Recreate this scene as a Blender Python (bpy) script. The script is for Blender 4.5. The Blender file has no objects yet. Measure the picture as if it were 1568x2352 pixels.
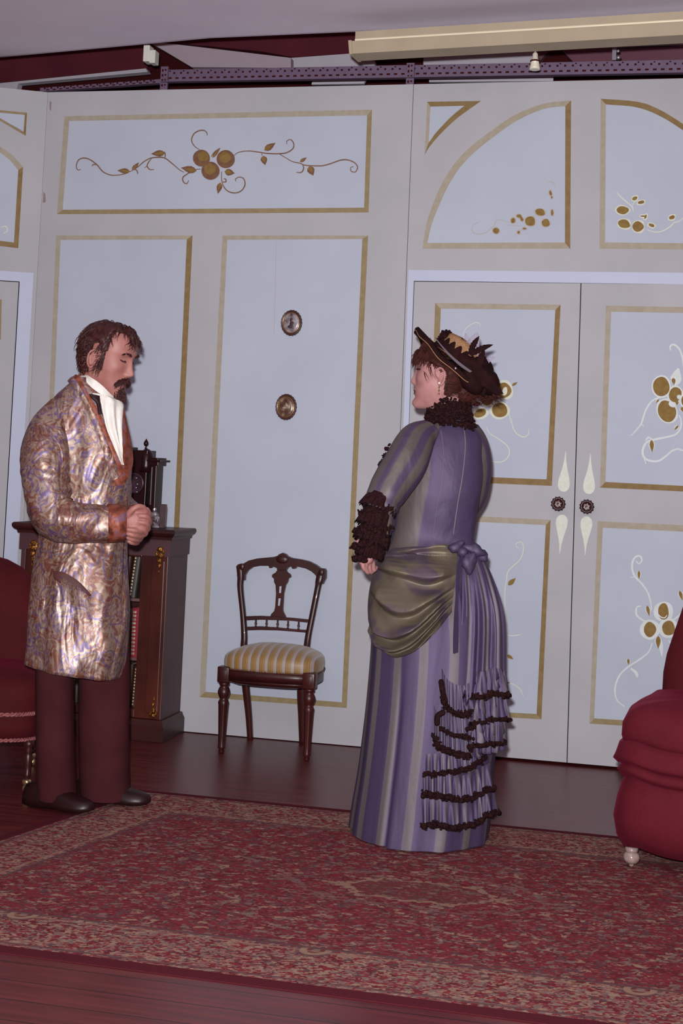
import bpy, bmesh, math, random
import numpy as np
from mathutils import Vector, Matrix, noise, geometry
from mathutils.bvhtree import BVHTree

SC = bpy.context.scene
COL = SC.collection
rnd = random.Random(7)

# ------------------------------------------------------------------ camera
F_PX, CX, CY = 3300.0, 784.0, 838.0          # focal length in pixels, optical centre
PITCH, ROLL, YAW = math.radians(4.09), math.radians(-2.354), math.radians(-13.35)
def _cam_matrix():
    cp, sp, cr, sr, cy, sy = math.cos(PITCH), math.sin(PITCH), math.cos(ROLL), math.sin(ROLL), math.cos(YAW), math.sin(YAW)
    ry = Matrix(((cy, 0, sy), (0, 1, 0), (-sy, 0, cy)))
    rp = Matrix(((1, 0, 0), (0, cp, -sp), (0, sp, cp)))
    rr = Matrix(((cr, -sr, 0), (sr, cr, 0), (0, 0, 1)))
    s = Matrix(((1, 0, 0), (0, 0, 1), (0, -1, 0)))
    return s @ ry @ rp @ rr
CM = _cam_matrix()                            # columns: right, down, forward
CAM = Vector((1.466, -6.257, 1.218))
cam_data = bpy.data.cameras.new('camera')
cam = bpy.data.objects.new('camera', cam_data)
COL.objects.link(cam)
right, down, fwd = CM.col[0], CM.col[1], CM.col[2]
rot = Matrix((right, -down, -fwd)).transposed()
cam.matrix_world = Matrix.Translation(CAM) @ rot.to_4x4()
cam_data.sensor_fit = 'VERTICAL'
cam_data.sensor_height = 36.0
cam_data.lens = F_PX / 2352.0 * 36.0
cam_data.shift_y = -338.0 / 2352.0
cam_data.clip_start, cam_data.clip_end = 0.05, 60
SC.camera = cam

# ------------------------------------------------------------------ world, lights, exposure
SC.view_settings.view_transform = 'Standard'
SC.view_settings.look = 'None'
SC.view_settings.gamma = 1.0
SC.view_settings.exposure = -0.1
world = bpy.data.worlds.new('world')
SC.world = world
world.use_nodes = True
bg = world.node_tree.nodes['Background']
bg.inputs[0].default_value = (1.0, 0.40, 0.44, 1)     # dim reddish ambient added to lift the shadows
bg.inputs[1].default_value = 0.115
FLASH = 1420.0
flash_data = bpy.data.lights.new('camera_flash', 'SPOT')
flash_data.energy = FLASH
flash_data.color = (1.0, 0.985, 1.0)
flash_data.shadow_soft_size = 0.025
flash_data.spot_size = math.radians(140)
flash_data.spot_blend = 1.0
flash = bpy.data.objects.new('camera_flash', flash_data)
COL.objects.link(flash)
flash.location = CAM + right * -0.035 - down * 0.10 + fwd * 0.02
flash.rotation_euler = (Vector((0.25, 0, 4.0)) - flash.location).to_track_quat('-Z', 'Y').to_euler()
fill_data = bpy.data.lights.new('fill_light', 'AREA')   # unseen soft fill added above and behind the camera
fill_data.energy = 45
fill_data.color = (1.0, 0.78, 0.78)
fill_data.size = 2.2
fill = bpy.data.objects.new('fill_light', fill_data)
COL.objects.link(fill)
fill.location = (0.8, -7.6, 4.2)
fill.rotation_euler = (Vector((0.2, -0.5, 1.2)) - fill.location).to_track_quat('-Z', 'Y').to_euler()

# ------------------------------------------------------------------ ray helpers
def ray(px, py):
    return CM @ Vector(((px - CX) / F_PX, (py - CY) / F_PX, 1.0))
def P(px, py, x=None, y=None, z=None):
    d = ray(px, py)
    t = (y - CAM.y) / d.y if y is not None else ((z - CAM.z) / d.z if z is not None else (x - CAM.x) / d.x)
    return CAM + d * t
def PP(px, py, point, normal):
    d = ray(px, py)
    return CAM + d * ((point - CAM).dot(normal) / d.dot(normal))
FH = Vector((fwd.x, fwd.y, 0)).normalized()   # horizontal heading of the view
RH = Vector((FH.y, -FH.x, 0))
UP = Vector((0, 0, 1))
def V(px, py, base, dw=0.0):
    return PP(px, py, base + FH * dw, FH)
def ppm(base):
    return F_PX / (base - CAM).dot(fwd)

# ------------------------------------------------------------------ mesh helpers
def origin_of(o):
    p = Vector((0, 0, 0))
    while o is not None:
        p = p + o.location
        o = o.parent
    return p
def mk(name, verts, faces, mats, parent=None, smooth=True, uv=None, loc=None, mi=None):
    me = bpy.data.meshes.new(name)
    base = origin_of(parent)
    loc_w = Vector(loc) if loc is not None else base
    me.from_pydata([tuple(Vector(v) - loc_w) for v in verts], [], faces)
    for m in (mats if isinstance(mats, (list, tuple)) else [mats]):
        me.materials.append(m)
    if mi is not None:
        me.polygons.foreach_set('material_index', mi)
    me.polygons.foreach_set('use_smooth', [smooth] * len(me.polygons))
    if uv is not None:
        l = me.uv_layers.new(name='UVMap')
        for lp in me.loops:
            l.data[lp.index].uv = uv[lp.vertex_index]
    me.update()
    o = bpy.data.objects.new(name, me)
    COL.objects.link(o)
    o.parent = parent
    o.location = loc_w - base
    return o
def bm_obj(name, bm, mats, parent=None, smooth=False, loc=None):
    vs = [v.co.copy() for v in bm.verts]
    bm.verts.index_update()
    fs = [[v.index for v in f.verts] for f in bm.faces]
    mi = [f.material_index for f in bm.faces]
    bm.free()
    return mk(name, vs, fs, mats, parent, smooth, loc=loc, mi=mi)
def thing(name, loc, label, cat, group=None):
    o = bpy.data.objects.new(name, None)
    o.empty_display_size = 0.1
    COL.objects.link(o)
    o.location = loc
    return tag(o, label, cat, group)
def tag(o, label=None, cat=None, group=None, kind=None):
    if label: o['label'] = label
    if cat: o['category'] = cat
    if group: o['group'] = group
    if kind: o['kind'] = kind
    return o
class MB:
    """collects shapes into one mesh"""
    def __init__(s):
        s.v, s.f, s.m, s.uv = [], [], [], []
        s.cur = 0
    def add(s, verts, faces, uv=None):
        n = len(s.v)
        s.v += [Vector(v) for v in verts]
        s.f += [[i + n for i in f] for f in faces]
        s.m += [s.cur] * len(faces)
        s.uv += list(uv) if uv is not None else [(0, 0)] * len(verts)
        return s
    def obj(s, name, mats, parent=None, smooth=True, loc=None):
        return mk(name, s.v, s.f, mats, parent, smooth, s.uv, loc, s.m)
    def box(s, lo, hi, M=None):
        vs = [Vector((x, y, z)) for x in (lo[0], hi[0]) for y in (lo[1], hi[1]) for z in (lo[2], hi[2])]
        if M is not None: vs = [M @ v for v in vs]
        return s.add(vs, [(0, 1, 3, 2), (4, 6, 7, 5), (0, 4, 5, 1), (2, 3, 7, 6), (0, 2, 6, 4), (1, 5, 7, 3)])
    def loft(s, rings, closed=True, cap=(True, True), uv=None):
        n = len(rings[0])
        vs = [v for r in rings for v in r]
        fs = []
        for i in range(len(rings) - 1):
            for j in range(n if closed else n - 1):
                k = (j + 1) % n
                fs.append((i * n + j, i * n + k, (i + 1) * n + k, (i + 1) * n + j))
        if closed and cap[0]: fs.append(tuple(range(n))[::-1])
        if closed and cap[1]: fs.append(tuple(range((len(rings) - 1) * n, len(rings) * n)))
        return s.add(vs, fs, uv)
    def tube(s, pts, radii, n=10, cap=(True, True), flat=1.0, ref=None, round_ends=False):
        pts = [Vector(p) for p in pts]
        if not isinstance(radii, (list, tuple)): radii = [radii] * len(pts)
        radii = list(radii)
        if round_ends:
            d0 = (pts[0] - pts[1]).normalized(); d1 = (pts[-1] - pts[-2]).normalized()
            r0, r1 = radii[0], radii[-1]
            pts = [pts[0] + d0 * r0 * .95, pts[0] + d0 * r0 * .7] + pts + [pts[-1] + d1 * r1 * .7, pts[-1] + d1 * r1 * .95]
            radii = [r0 * .3, r0 * .72] + radii + [r1 * .72, r1 * .3]
        tan = []
        for i in range(len(pts)):
            a, b = pts[max(0, i - 1)], pts[min(len(pts) - 1, i + 1)]
            d = (b - a)
            tan.append(d.normalized() if d.length > 1e-9 else Vector((0, 0, 1)))
        u = Vector(ref) if ref is not None else Vector((0, 0, 1))
        if abs(u.normalized().dot(tan[0])) > .95: u = Vector((1, 0, 0)) if abs(tan[0].x) < .9 else Vector((0, 1, 0))
        rings = []
        for i, p in enumerate(pts):
            t = tan[i]
            u = (u - t * u.dot(t))
            u = u.normalized() if u.length > 1e-6 else t.orthogonal().normalized()
            w = t.cross(u)
            r = radii[i]
            rings.append([p + u * (r * flat * math.cos(2 * math.pi * k / n)) + w * (r * math.sin(2 * math.pi * k / n)) for k in range(n)])
        uv = [(k / n, i / max(1, len(pts) - 1)) for i in range(len(pts)) for k in range(n)]
        return s.loft(rings, True, cap, uv)
    def lathe(s, prof, at, n=24, axis=None, xf=None):
        """prof: list of (radius, height) from bottom to top"""
        at = Vector(at)
        q = Vector((0, 0, 1)).rotation_difference(Vector(axis)).to_matrix() if axis is not None else Matrix.Identity(3)
        rings = []
        for r, h in prof:
            ring = []
            for k in range(n):
                a = 2 * math.pi * k / n
                v = Vector((r * math.cos(a), r * math.sin(a), h))
                if xf: v = xf(v)
                ring.append(at + q @ v)
            rings.append(ring)
        return s.loft(rings)
    def ball(s, c, r, n=12, M=None):
        c = Vector(c)
        if not isinstance(r, (list, tuple)): r = (r, r, r)
        rings = []
        for i in range(1, n):
            a = math.pi * i / n
            ring = []
            for k in range(n * 2):
                b = math.pi * k / n
                v = Vector((r[0] * math.sin(a) * math.cos(b), r[1] * math.sin(a) * math.sin(b), -r[2] * math.cos(a)))
                if M is not None: v = M @ v
                ring.append(c + v)
            rings.append(ring)
        return s.loft(rings)
    def grid(s, rows, uv=None):
        return s.loft(rings=rows, closed=False, uv=uv)
    def sheet(s, rows, thick, out, uv=None):
        """a cloth sheet with thickness; out(i, j) gives the offset direction"""
        ni, nj = len(rows), len(rows[0])
        s.loft(rings=rows, closed=False, uv=uv)
        back = [[rows[i][j] - out(i, j) * thick for j in range(nj)][::-1] for i in range(ni)]
        s.loft(rings=back, closed=False, uv=None if uv is None else [uv[i * nj + (nj - 1 - j)] for i in range(ni) for j in range(nj)])
        edge = [(0, j) for j in range(nj)] + [(i, nj - 1) for i in range(1, ni)] + [(ni - 1, j) for j in range(nj - 2, -1, -1)] + [(i, 0) for i in range(ni - 2, 0, -1)]
        u = [uv[i * nj + j] for i, j in edge] * 2 if uv is not None else None
        s.loft([[rows[i][j] - out(i, j) * thick for i, j in edge], [rows[i][j] for i, j in edge]], True, (False, False), u)
        return s
def bevel_box(lo, hi, b=.006, seg=2, M=None):
    bm = bmesh.new()
    bmesh.ops.create_cube(bm, size=1)
    c = (Vector(lo) + Vector(hi)) / 2
    d = Vector(hi) - Vector(lo)
    for v in bm.verts:
        v.co = Vector((v.co.x * d.x, v.co.y * d.y, v.co.z * d.z)) + c
    bmesh.ops.bevel(bm, geom=bm.edges[:], offset=b, segments=seg, affect='EDGES', profile=.5)
    vs = [v.co.copy() for v in bm.verts]
    if M is not None: vs = [M @ v for v in vs]
    bm.verts.index_update()
    fs = [[v.index for v in f.verts] for f in bm.faces]
    bm.free()
    return vs, fs
def spline(pts, n=8, closed=False):
    """Catmull-Rom through points of any dimension (tuples or Vectors)"""
    pts = [np.array(p, dtype=float) for p in pts]
    m = len(pts)
    out = []
    segs = m if closed else m - 1
    for i in range(segs):
        if closed:
            p0, p1, p2, p3 = pts[(i - 1) % m], pts[i], pts[(i + 1) % m], pts[(i + 2) % m]
        else:
            p1, p2 = pts[i], pts[i + 1]
            p0 = pts[i - 1] if i > 0 else 2 * p1 - p2
            p3 = pts[i + 2] if i + 2 < m else 2 * p2 - p1
        for k in range(n):
            t = k / n
            out.append(.5 * ((2 * p1) + (-p0 + p2) * t + (2 * p0 - 5 * p1 + 4 * p2 - p3) * t * t + (-p0 + 3 * p1 - 3 * p2 + p3) * t ** 3))
    if not closed: out.append(pts[-1])
    return out
def interp(rows, y):
    """linear/smooth interpolation in a table whose first column is the key"""
    if y <= rows[0][0]: return rows[0][1:]
    for a, b in zip(rows, rows[1:]):
        if y <= b[0]:
            t = (y - a[0]) / (b[0] - a[0])
            return tuple(p + (q - p) * t for p, q in zip(a[1:], b[1:]))
    return rows[-1][1:]
def table(rows, n=6):
    return [tuple(r) for r in spline(rows, n)]
def nz(p, s=1.0):
    return noise.noise(Vector(p) * s)

# ------------------------------------------------------------------ materials
def lin(c):
    r = []
    for v in c[:3]:
        v = v / 255.0
        r.append(v / 12.92 if v <= .04045 else ((v + .055) / 1.055) ** 2.4)
    return (*r, 1.0)
def new_mat(name):
    m = bpy.data.materials.new(name)
    m.use_nodes = True
    nt = m.node_tree
    return m, nt, nt.nodes['Principled BSDF'], nt.links
def mat(name, col, rough=.5, metal=0.0, spec=.5, var=0.0, scale=8.0, col2=None, bump=0.0, bscale=60.0, sheen=0.0, coat=0.0, trans=0.0, stretch=None):
    """principled surface with optional procedural two-tone mottling and bump"""
    m, nt, b, L = new_mat(name)
    b.inputs['Roughness'].default_value = rough
    b.inputs['Metallic'].default_value = metal
    b.inputs['Specular IOR Level'].default_value = spec
    b.inputs['Sheen Weight'].default_value = sheen
    b.inputs['Coat Weight'].default_value = coat
    b.inputs['Transmission Weight'].default_value = trans
    tc = nt.nodes.new('ShaderNodeTexCoord')
    mp = nt.nodes.new('ShaderNodeMapping')
    L.new(tc.outputs['Object'], mp.inputs[0])
    if stretch: mp.inputs['Scale'].default_value = stretch
    c1 = lin(col)
    c2 = lin(col2) if col2 else tuple(max(0, v * (1 - var)) for v in c1[:3]) + (1,)
    n = nt.nodes.new('ShaderNodeTexNoise')
    n.inputs['Scale'].default_value = scale
    n.inputs['Detail'].default_value = 4
    L.new(mp.outputs[0], n.inputs['Vector'])
    r = nt.nodes.new('ShaderNodeValToRGB')
    r.color_ramp.elements[0].position, r.color_ramp.elements[1].position = .35, .65
    r.color_ramp.elements[0].color, r.color_ramp.elements[1].color = c2, c1
    L.new(n.outputs[0], r.inputs[0])
    L.new(r.outputs[0], b.inputs['Base Color'])
    if bump:
        n2 = nt.nodes.new('ShaderNodeTexNoise')
        n2.inputs['Scale'].default_value = bscale
        L.new(mp.outputs[0], n2.inputs['Vector'])
        bp = nt.nodes.new('ShaderNodeBump')
        bp.inputs['Strength'].default_value = bump
        bp.inputs['Distance'].default_value = .01
        L.new(n2.outputs[0], bp.inputs['Height'])
        L.new(bp.outputs[0], b.inputs['Normal'])
    return m

M_FRAME = mat('painted_canvas_grey', (174, 173, 177), .85, spec=.1, col2=(167, 166, 171), scale=3.0, bump=.05, bscale=220)
M_FIELD = mat('painted_canvas_blue', (177, 183, 196), .85, spec=.1, col2=(172, 178, 192), scale=2.5, bump=.05, bscale=220)
M_PALE = mat('painted_canvas_pale_blue', (186, 192, 212), .85, spec=.2, var=.03, scale=2.0)
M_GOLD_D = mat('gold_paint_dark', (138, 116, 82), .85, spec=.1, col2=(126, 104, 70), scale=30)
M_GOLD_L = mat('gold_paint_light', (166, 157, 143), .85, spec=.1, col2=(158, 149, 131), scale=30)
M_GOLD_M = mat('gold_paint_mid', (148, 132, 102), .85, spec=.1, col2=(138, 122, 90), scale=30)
M_VINE = mat('brown_vine_paint', (112, 82, 66), .8, spec=.2, col2=(128, 98, 76), scale=40)
M_FRUIT = mat('fruit_paint', (136, 112, 66), .85, spec=.1, col2=(126, 98, 56), scale=50)
M_FRUIT_D = mat('fruit_rim_paint', (122, 88, 64), .75, spec=.2, col2=(108, 76, 60), scale=50)
M_WHITE_P = mat('white_paint', (208, 212, 214), .7, spec=.3, col2=(200, 206, 204), scale=25)
M_FAINT = mat('faint_beige_paint', (176, 170, 168), .8, spec=.2, var=.05, scale=30)
M_CREAM_P = mat('cream_paint', (206, 208, 192), .8, spec=.2, var=.05, scale=30)
M_GREENW = mat('greenish_white_paint', (208, 214, 202), .6, spec=.3, col2=(200, 206, 192), scale=60)
M_GAP = mat('dark_gap', (70, 55, 60), .9, var=.1)
M_CEIL = mat('ceiling_paint', (206, 196, 208), .9, spec=.1, col2=(198, 187, 200), scale=1.5)
M_MAROON = mat('maroon_slab', (84, 34, 44), .85, spec=.1, col2=(74, 28, 38), scale=4)  # dark maroon of the slabs in the band below the ceiling edge
M_DARKVOID = mat('dark_maroon_shade', (58, 16, 18), .9, spec=.1, var=.1)  # shade put into colour: rear wall, steel slots; also the lampholder collar
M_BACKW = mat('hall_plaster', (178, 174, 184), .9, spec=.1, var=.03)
M_DEXION = mat('slotted_steel', (104, 84, 108), .6, metal=.1, var=.12, scale=20)
M_LAMP = mat('cream_diffuser', (166, 152, 130), .7, spec=.2, col2=(160, 146, 124), scale=6)
M_LAMP_L = mat('cream_lamp_edge', (226, 214, 184), .4, spec=.5, var=.03)
M_WHITEPL = mat('white_plastic', (216, 216, 206), .4, var=.04)
M_STEEL = mat('bright_steel', (190, 186, 196), .3, metal=.8, var=.1)
# ------------------------------------------------------------------ floor
def floor_material():
    m, nt, b, L = new_mat('dark_stage_boards')
    tc = nt.nodes.new('ShaderNodeTexCoord')
    mp = nt.nodes.new('ShaderNodeMapping'); mp.inputs['Scale'].default_value = (1.2, 14, 1)
    L.new(tc.outputs['Object'], mp.inputs[0])
    n = nt.nodes.new('ShaderNodeTexNoise'); n.inputs['Scale'].default_value = 3; n.inputs['Detail'].default_value = 6
    L.new(mp.outputs[0], n.inputs['Vector'])
    r = nt.nodes.new('ShaderNodeValToRGB')
    r.color_ramp.elements[0].color = lin((76, 25, 27)); r.color_ramp.elements[1].color = lin((106, 42, 43))
    r.color_ramp.elements[0].position, r.color_ramp.elements[1].position = .3, .7
    L.new(n.outputs[0], r.inputs[0])
    sx = nt.nodes.new('ShaderNodeSeparateXYZ'); L.new(tc.outputs['Object'], sx.inputs[0])
    mo = nt.nodes.new('ShaderNodeMath'); mo.operation = 'PINGPONG'; mo.inputs[1].default_value = .055
    L.new(sx.outputs['Y'], mo.inputs[0])
    lt = nt.nodes.new('ShaderNodeMath'); lt.operation = 'LESS_THAN'; lt.inputs[1].default_value = .0022
    L.new(mo.outputs[0], lt.inputs[0])
    mx = nt.nodes.new('ShaderNodeMixRGB'); mx.inputs[2].default_value = lin((38, 16, 18))
    L.new(lt.outputs[0], mx.inputs[0]); L.new(r.outputs[0], mx.inputs[1]); L.new(mx.outputs[0], b.inputs['Base Color'])
    rr = nt.nodes.new('ShaderNodeMapRange'); rr.inputs[3].default_value = .26; rr.inputs[4].default_value = .42
    L.new(n.outputs[0], rr.inputs[0]); L.new(rr.outputs[0], b.inputs['Roughness'])
    b.inputs['Specular IOR Level'].default_value = .55
    bp = nt.nodes.new('ShaderNodeBump'); bp.inputs['Strength'].default_value = .06; bp.inputs['Distance'].default_value = .01
    L.new(n.outputs[0], bp.inputs['Height']); L.new(bp.outputs[0], b.inputs['Normal'])
    return m
M_FLOOR = floor_material()
tag(MB().box((-4, -7.8, -.06), (4.5, 1.4, 0)).obj('floor', M_FLOOR, smooth=False), kind='structure')

# ------------------------------------------------------------------ painted canvas flats
FLAT_TOP = 2.953
wall_back = tag(MB().box((-1.518, 0, .004), (.2600, .035, FLAT_TOP)).obj('wall_back', M_FRAME, smooth=False), kind='structure')
w = MB()
w.box((.2625, 0, .004), (.2965, .035, FLAT_TOP))
w.box((.2965, 0, 2.061), (1.775, .035, FLAT_TOP))
w.box((1.775, 0, .004), (2.5, .035, FLAT_TOP))
wall_right = tag(w.obj('wall_right', M_FRAME, smooth=False), kind='structure')
door_1 = tag(MB().box((.2995, .001, .012), (1.0305, .03, 2.0575)).obj('door_1', M_FRAME, smooth=False), kind='structure')
door_2 = tag(MB().box((1.0345, .001, .012), (1.772, .03, 2.0575)).obj('door_2', M_FRAME, smooth=False), kind='structure')
# the left hand flat comes forward at an angle from the corner
LD = Vector((-math.cos(math.radians(27)), -math.sin(math.radians(27)), 0))
LN = Vector((-LD.y, LD.x, 0)); LN = LN if LN.y < 0 else -LN       # faces the hall
LC = Vector((-1.5188, 0, 0))
def left_xf(u, d, z):
    return LC + LD * u - LN * d + UP * z
def left_box(mb, u0, u1, z0, z1, d0=0.0, d1=.035):
    vs = [left_xf(u, d, z) for u in (u0, u1) for d in (d0, d1) for z in (z0, z1)]
    mb.add(vs, [(0, 1, 3, 2), (4, 6, 7, 5), (0, 4, 5, 1), (2, 3, 7, 6), (0, 2, 6, 4), (1, 5, 7, 3)])
def left_uz(px, py):
    p = PP(px, py, LC, LN)
    return (p - LC).dot(LD), p.z
U0, Z0 = left_uz(50, 647)
U0 = max(U0, .08)
w = MB()
left_box(w, 0.0, U0, .004, FLAT_TOP); left_box(w, U0, U0 + .78, Z0, FLAT_TOP); left_box(w, U0 + .78, U0 + 1.2, .004, FLAT_TOP)
wall_left = tag(w.obj('wall_left', M_FRAME, smooth=False), kind='structure')
w = MB(); left_box(w, U0 + .004, U0 + .776, .012, Z0 - .004, .002, .03)
door_3 = tag(w.obj('door_3', M_FRAME, smooth=False), kind='structure')

class Paint:
    """thin layers of paint lying on a flat's face; points given in photo pixels are carried onto the flat's plane"""
    def __init__(s, point=Vector((0, 0, 0)), normal=Vector((0, -1, 0)), t=.0010):
        s.p, s.n, s.t, s.mb, s.mats, s.k = point, normal, t, MB(), [], 0
    def _mi(s, m):
        if m not in s.mats: s.mats.append(m)
        s.mb.cur = s.mats.index(m)
    def pt(s, q):
        return PP(q[0], q[1], s.p, s.n)
    def poly(s, pts, m, t=None):
        s._mi(m); s.k += 1; t = (t or s.t) + s.k * 4e-6
        a = [s.pt(q) for q in pts]
        # make the outline run anticlockwise as seen from the hall
        c = sum(a, Vector()) / len(a)
        ar = sum((a[i] - c).cross(a[(i + 1) % len(a)] - c).dot(s.n) for i in range(len(a)))
        if ar < 0: a = a[::-1]
        top = [v + s.n * t for v in a]
        n = len(a)
        s.mb.add(top + a, [tuple(range(n))] + [(i, i + n, (i + 1) % n + n, (i + 1) % n) for i in range(n)])
    def quad_strip(s, e1, e2, m, t=None):
        for i in range(len(e1) - 1):
            s.poly([e1[i], e1[i + 1], e2[i + 1], e2[i]], m, t)
    def stroke(s, pts, w, m, t=None, n=6, taper=True):
        c = spline(pts, n) if len(pts) > 2 else [np.array(p, float) for p in pts]
        e1, e2 = [], []
        for i, p in enumerate(c):
            d = c[min(i + 1, len(c) - 1)] - c[max(i - 1, 0)]
            d = d / (np.hypot(*d) + 1e-9)
            q = np.array((-d[1], d[0]))
            k = i / (len(c) - 1)
            h = w / 2 * ((.55 + .45 * math.sin(math.pi * min(1, max(0, k)))) if taper else 1)
            e1.append(p + q * h); e2.append(p - q * h)
        s._mi(m); s.k += 1; t = (t or s.t) + s.k * 4e-6
        a = [s.pt(q) + s.n * t for q in e1]; b = [s.pt(q) + s.n * t for q in e2]
        s.mb.loft([a, b] if (a[1] - a[0]).cross(b[0] - a[0]).dot(s.n) > 0 else [b, a], closed=False)
    def blob(s, c, rx, ry, m, ang=0, t=None, n=22, lump=.05, seed=0):
        s.poly([(c[0] + rx * math.cos(a) * math.cos(ang) - ry * math.sin(a) * math.sin(ang) + lump * rx * math.sin(3 * a + seed),
                 c[1] + rx * math.cos(a) * math.sin(ang) + ry * math.sin(a) * math.cos(ang) + lump * ry * math.cos(2 * a + seed)) for a in [2 * math.pi * k / n for k in range(n)]], m, t)
    def leaf(s, a, b, w, m, t=None):
        a, b = np.array(a, float), np.array(b, float)
        d = b - a; q = np.array((-d[1], d[0])) / (np.hypot(*d) + 1e-9)
        pr = [(0, 0), (.18, .75), (.4, 1), (.65, .72), (.85, .3), (1, 0)]
        s.poly([a + d * u + q * w / 2 * v for u, v in pr] + [a + d * u - q * w / 2 * v for u, v in pr[-2:0:-1]], m, t)
    def frame(s, out, inn, cols):
        for i in range(4):
            j = (i + 1) % 4
            s.poly([out[i], out[j], inn[j], inn[i]], cols[i])
    def obj(s, name, parent):
        return s.mb.obj(name, s.mats, parent, smooth=False)

def Z(ox, oy, sc):
    return lambda *pts: [(ox + x / sc, oy + y / sc) for x, y in pts]

# ---- middle flat: three panels
FA = ([(148, 267), (854, 252), (846, 488), (131, 492)], [(159, 278), (843, 265), (836, 477), (144, 482)])
FB = ([(129, 541), (442, 541), (394, 1592), (86, 1580)], [(139, 551), (429, 550), (383, 1580), (98, 1568)])
FC = ([(511, 541), (845, 541), (796, 1626), (458, 1601)], [(522, 551), (832, 549), (785, 1613), (472, 1589)])
pf, pm = Paint(t=.0006), Paint(t=.0014)
for o_, i_ in (FA, FB, FC):
    pf.poly(i_, M_FIELD)
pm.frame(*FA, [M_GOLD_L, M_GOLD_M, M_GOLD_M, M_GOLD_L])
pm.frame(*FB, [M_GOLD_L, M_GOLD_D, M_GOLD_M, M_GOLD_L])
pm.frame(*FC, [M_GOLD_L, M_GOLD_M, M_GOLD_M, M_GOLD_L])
pf.stroke([(634, 522), (633, 620), (629, 770)], 1.6, M_FAINT, t=.0011, taper=False)
pf.obj('panel_field', wall_back); pm.obj('painted_moulding', wall_back)

# ---- fruit and vine motif of the top panel
a = Z(160, 280, 4.612); b = Z(430, 280, 3.733)
v = Paint(t=.0016)
for pts in ([(118, 505), (85, 508), (72, 465), (95, 405), (150, 384), (215, 400), (290, 455), (350, 525), (420, 560), (490, 566), (580, 552), (655, 520)],
            [(655, 520), (720, 480), (790, 420), (860, 385), (940, 376), (1010, 385), (1090, 445), (1160, 505), (1210, 535)],
            [(1390, 500), (1320, 510), (1250, 550), (1200, 590), (1205, 635), (1240, 655), (1262, 620)],
            [(235, 470), (255, 452), (292, 455)], [(690, 500), (715, 520), (722, 552)], [(870, 385), (835, 430), (822, 470), (850, 505), (895, 505)], [(822, 470), (795, 485)],
            [(1375, 295), (1320, 255), (1292, 195), (1315, 130), (1370, 95), (1425, 92), (1455, 120), (1456, 145)], [(1010, 385), (1012, 340), (1000, 315)]):
    v.stroke(a(*pts), 2.9, M_VINE)
for pts in ([(400, 290), (440, 262), (520, 250), (600, 258), (680, 270), (770, 274), (850, 265), (905, 230), (912, 185), (885, 152), (855, 165), (852, 192)],
            [(790, 276), (840, 305), (900, 340), (965, 355), (1010, 372), (1080, 377), (1160, 376), (1230, 358), (1310, 330), (1370, 326), (1430, 348), (1460, 388), (1440, 430), (1405, 422), (1402, 392), (1425, 385)],
            [(985, 360), (998, 395), (980, 432), (935, 434)], [(295, 425), (295, 490), (310, 550), (350, 595), (410, 610), (465, 590), (495, 540), (485, 490), (450, 474), (415, 490), (418, 510)],
            [(300, 515), (330, 515), (330, 492), (312, 488)], [(205, 300), (235, 260), (280, 225)], [(640, 270), (640, 290)]):
    v.stroke(b(*pts), 2.9, M_VINE)
for p, q, w_ in (((640, 525), (505, 515), 60), ((660, 515), (735, 428), 45), ((1010, 330), (862, 340), 70), ((1345, 520), (1178, 485), 78)):
    (p_, q_) = a(p, q); v.leaf(p_, q_, w_ / 4.612, M_FRUIT_D); 
    m_ = ((p_[0] * .25 + q_[0] * .75), (p_[1] * .25 + q_[1] * .75)); v.leaf(p_, m_, w_ / 4.612 * .5, M_FRUIT, t=.0022)
for p, q, w_ in (((660, 245), (757, 180), 55), ((650, 290), (668, 372), 58), ((965, 345), (1025, 305), 30), ((1045, 380), (1080, 462), 66), ((320, 425), (408, 442), 60), ((285, 520), (262, 618), 48), ((215, 310), (285, 222), 26)):
    (p_, q_) = b(p, q); v.leaf(p_, q_, w_ / 3.733, M_FRUIT_D)
    m_ = ((p_[0] * .3 + q_[0] * .7), (p_[1] * .3 + q_[1] * .7)); v.leaf(p_, m_, w_ / 3.733 * .6, M_FRUIT, t=.0022)
for c, r, k in (((122, 312), 73, 0), ((330, 320), 78, 1), ((200, 420), 78, 2)):
    (c_,) = b(c); r_ = r / 3.733
    v.blob(c_, r_, r_, M_FRUIT_D, t=.0020 + k * .0003, lump=.01)
    v.blob((c_[0] + (4 if k == 0 else -1), c_[1] - 4), r_ * .62, r_ * .6, M_FRUIT, t=.0024 + k * .0003, lump=.03, seed=k)
v.obj('painted_vine', wall_back)

M_STAIN = mat('brown_stain', (146, 130, 130), .9, spec=.1, var=.15, scale=60)
st_ = Paint(t=.0005)
for q in ([(114, 232), (118, 234), (117, 256), (114, 250)], [(100, 440), (104, 446), (105, 464), (98, 466)]): st_.poly(q, M_STAIN)
st_.obj('stain', wall_back)['kind'] = 'stuff'

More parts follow.
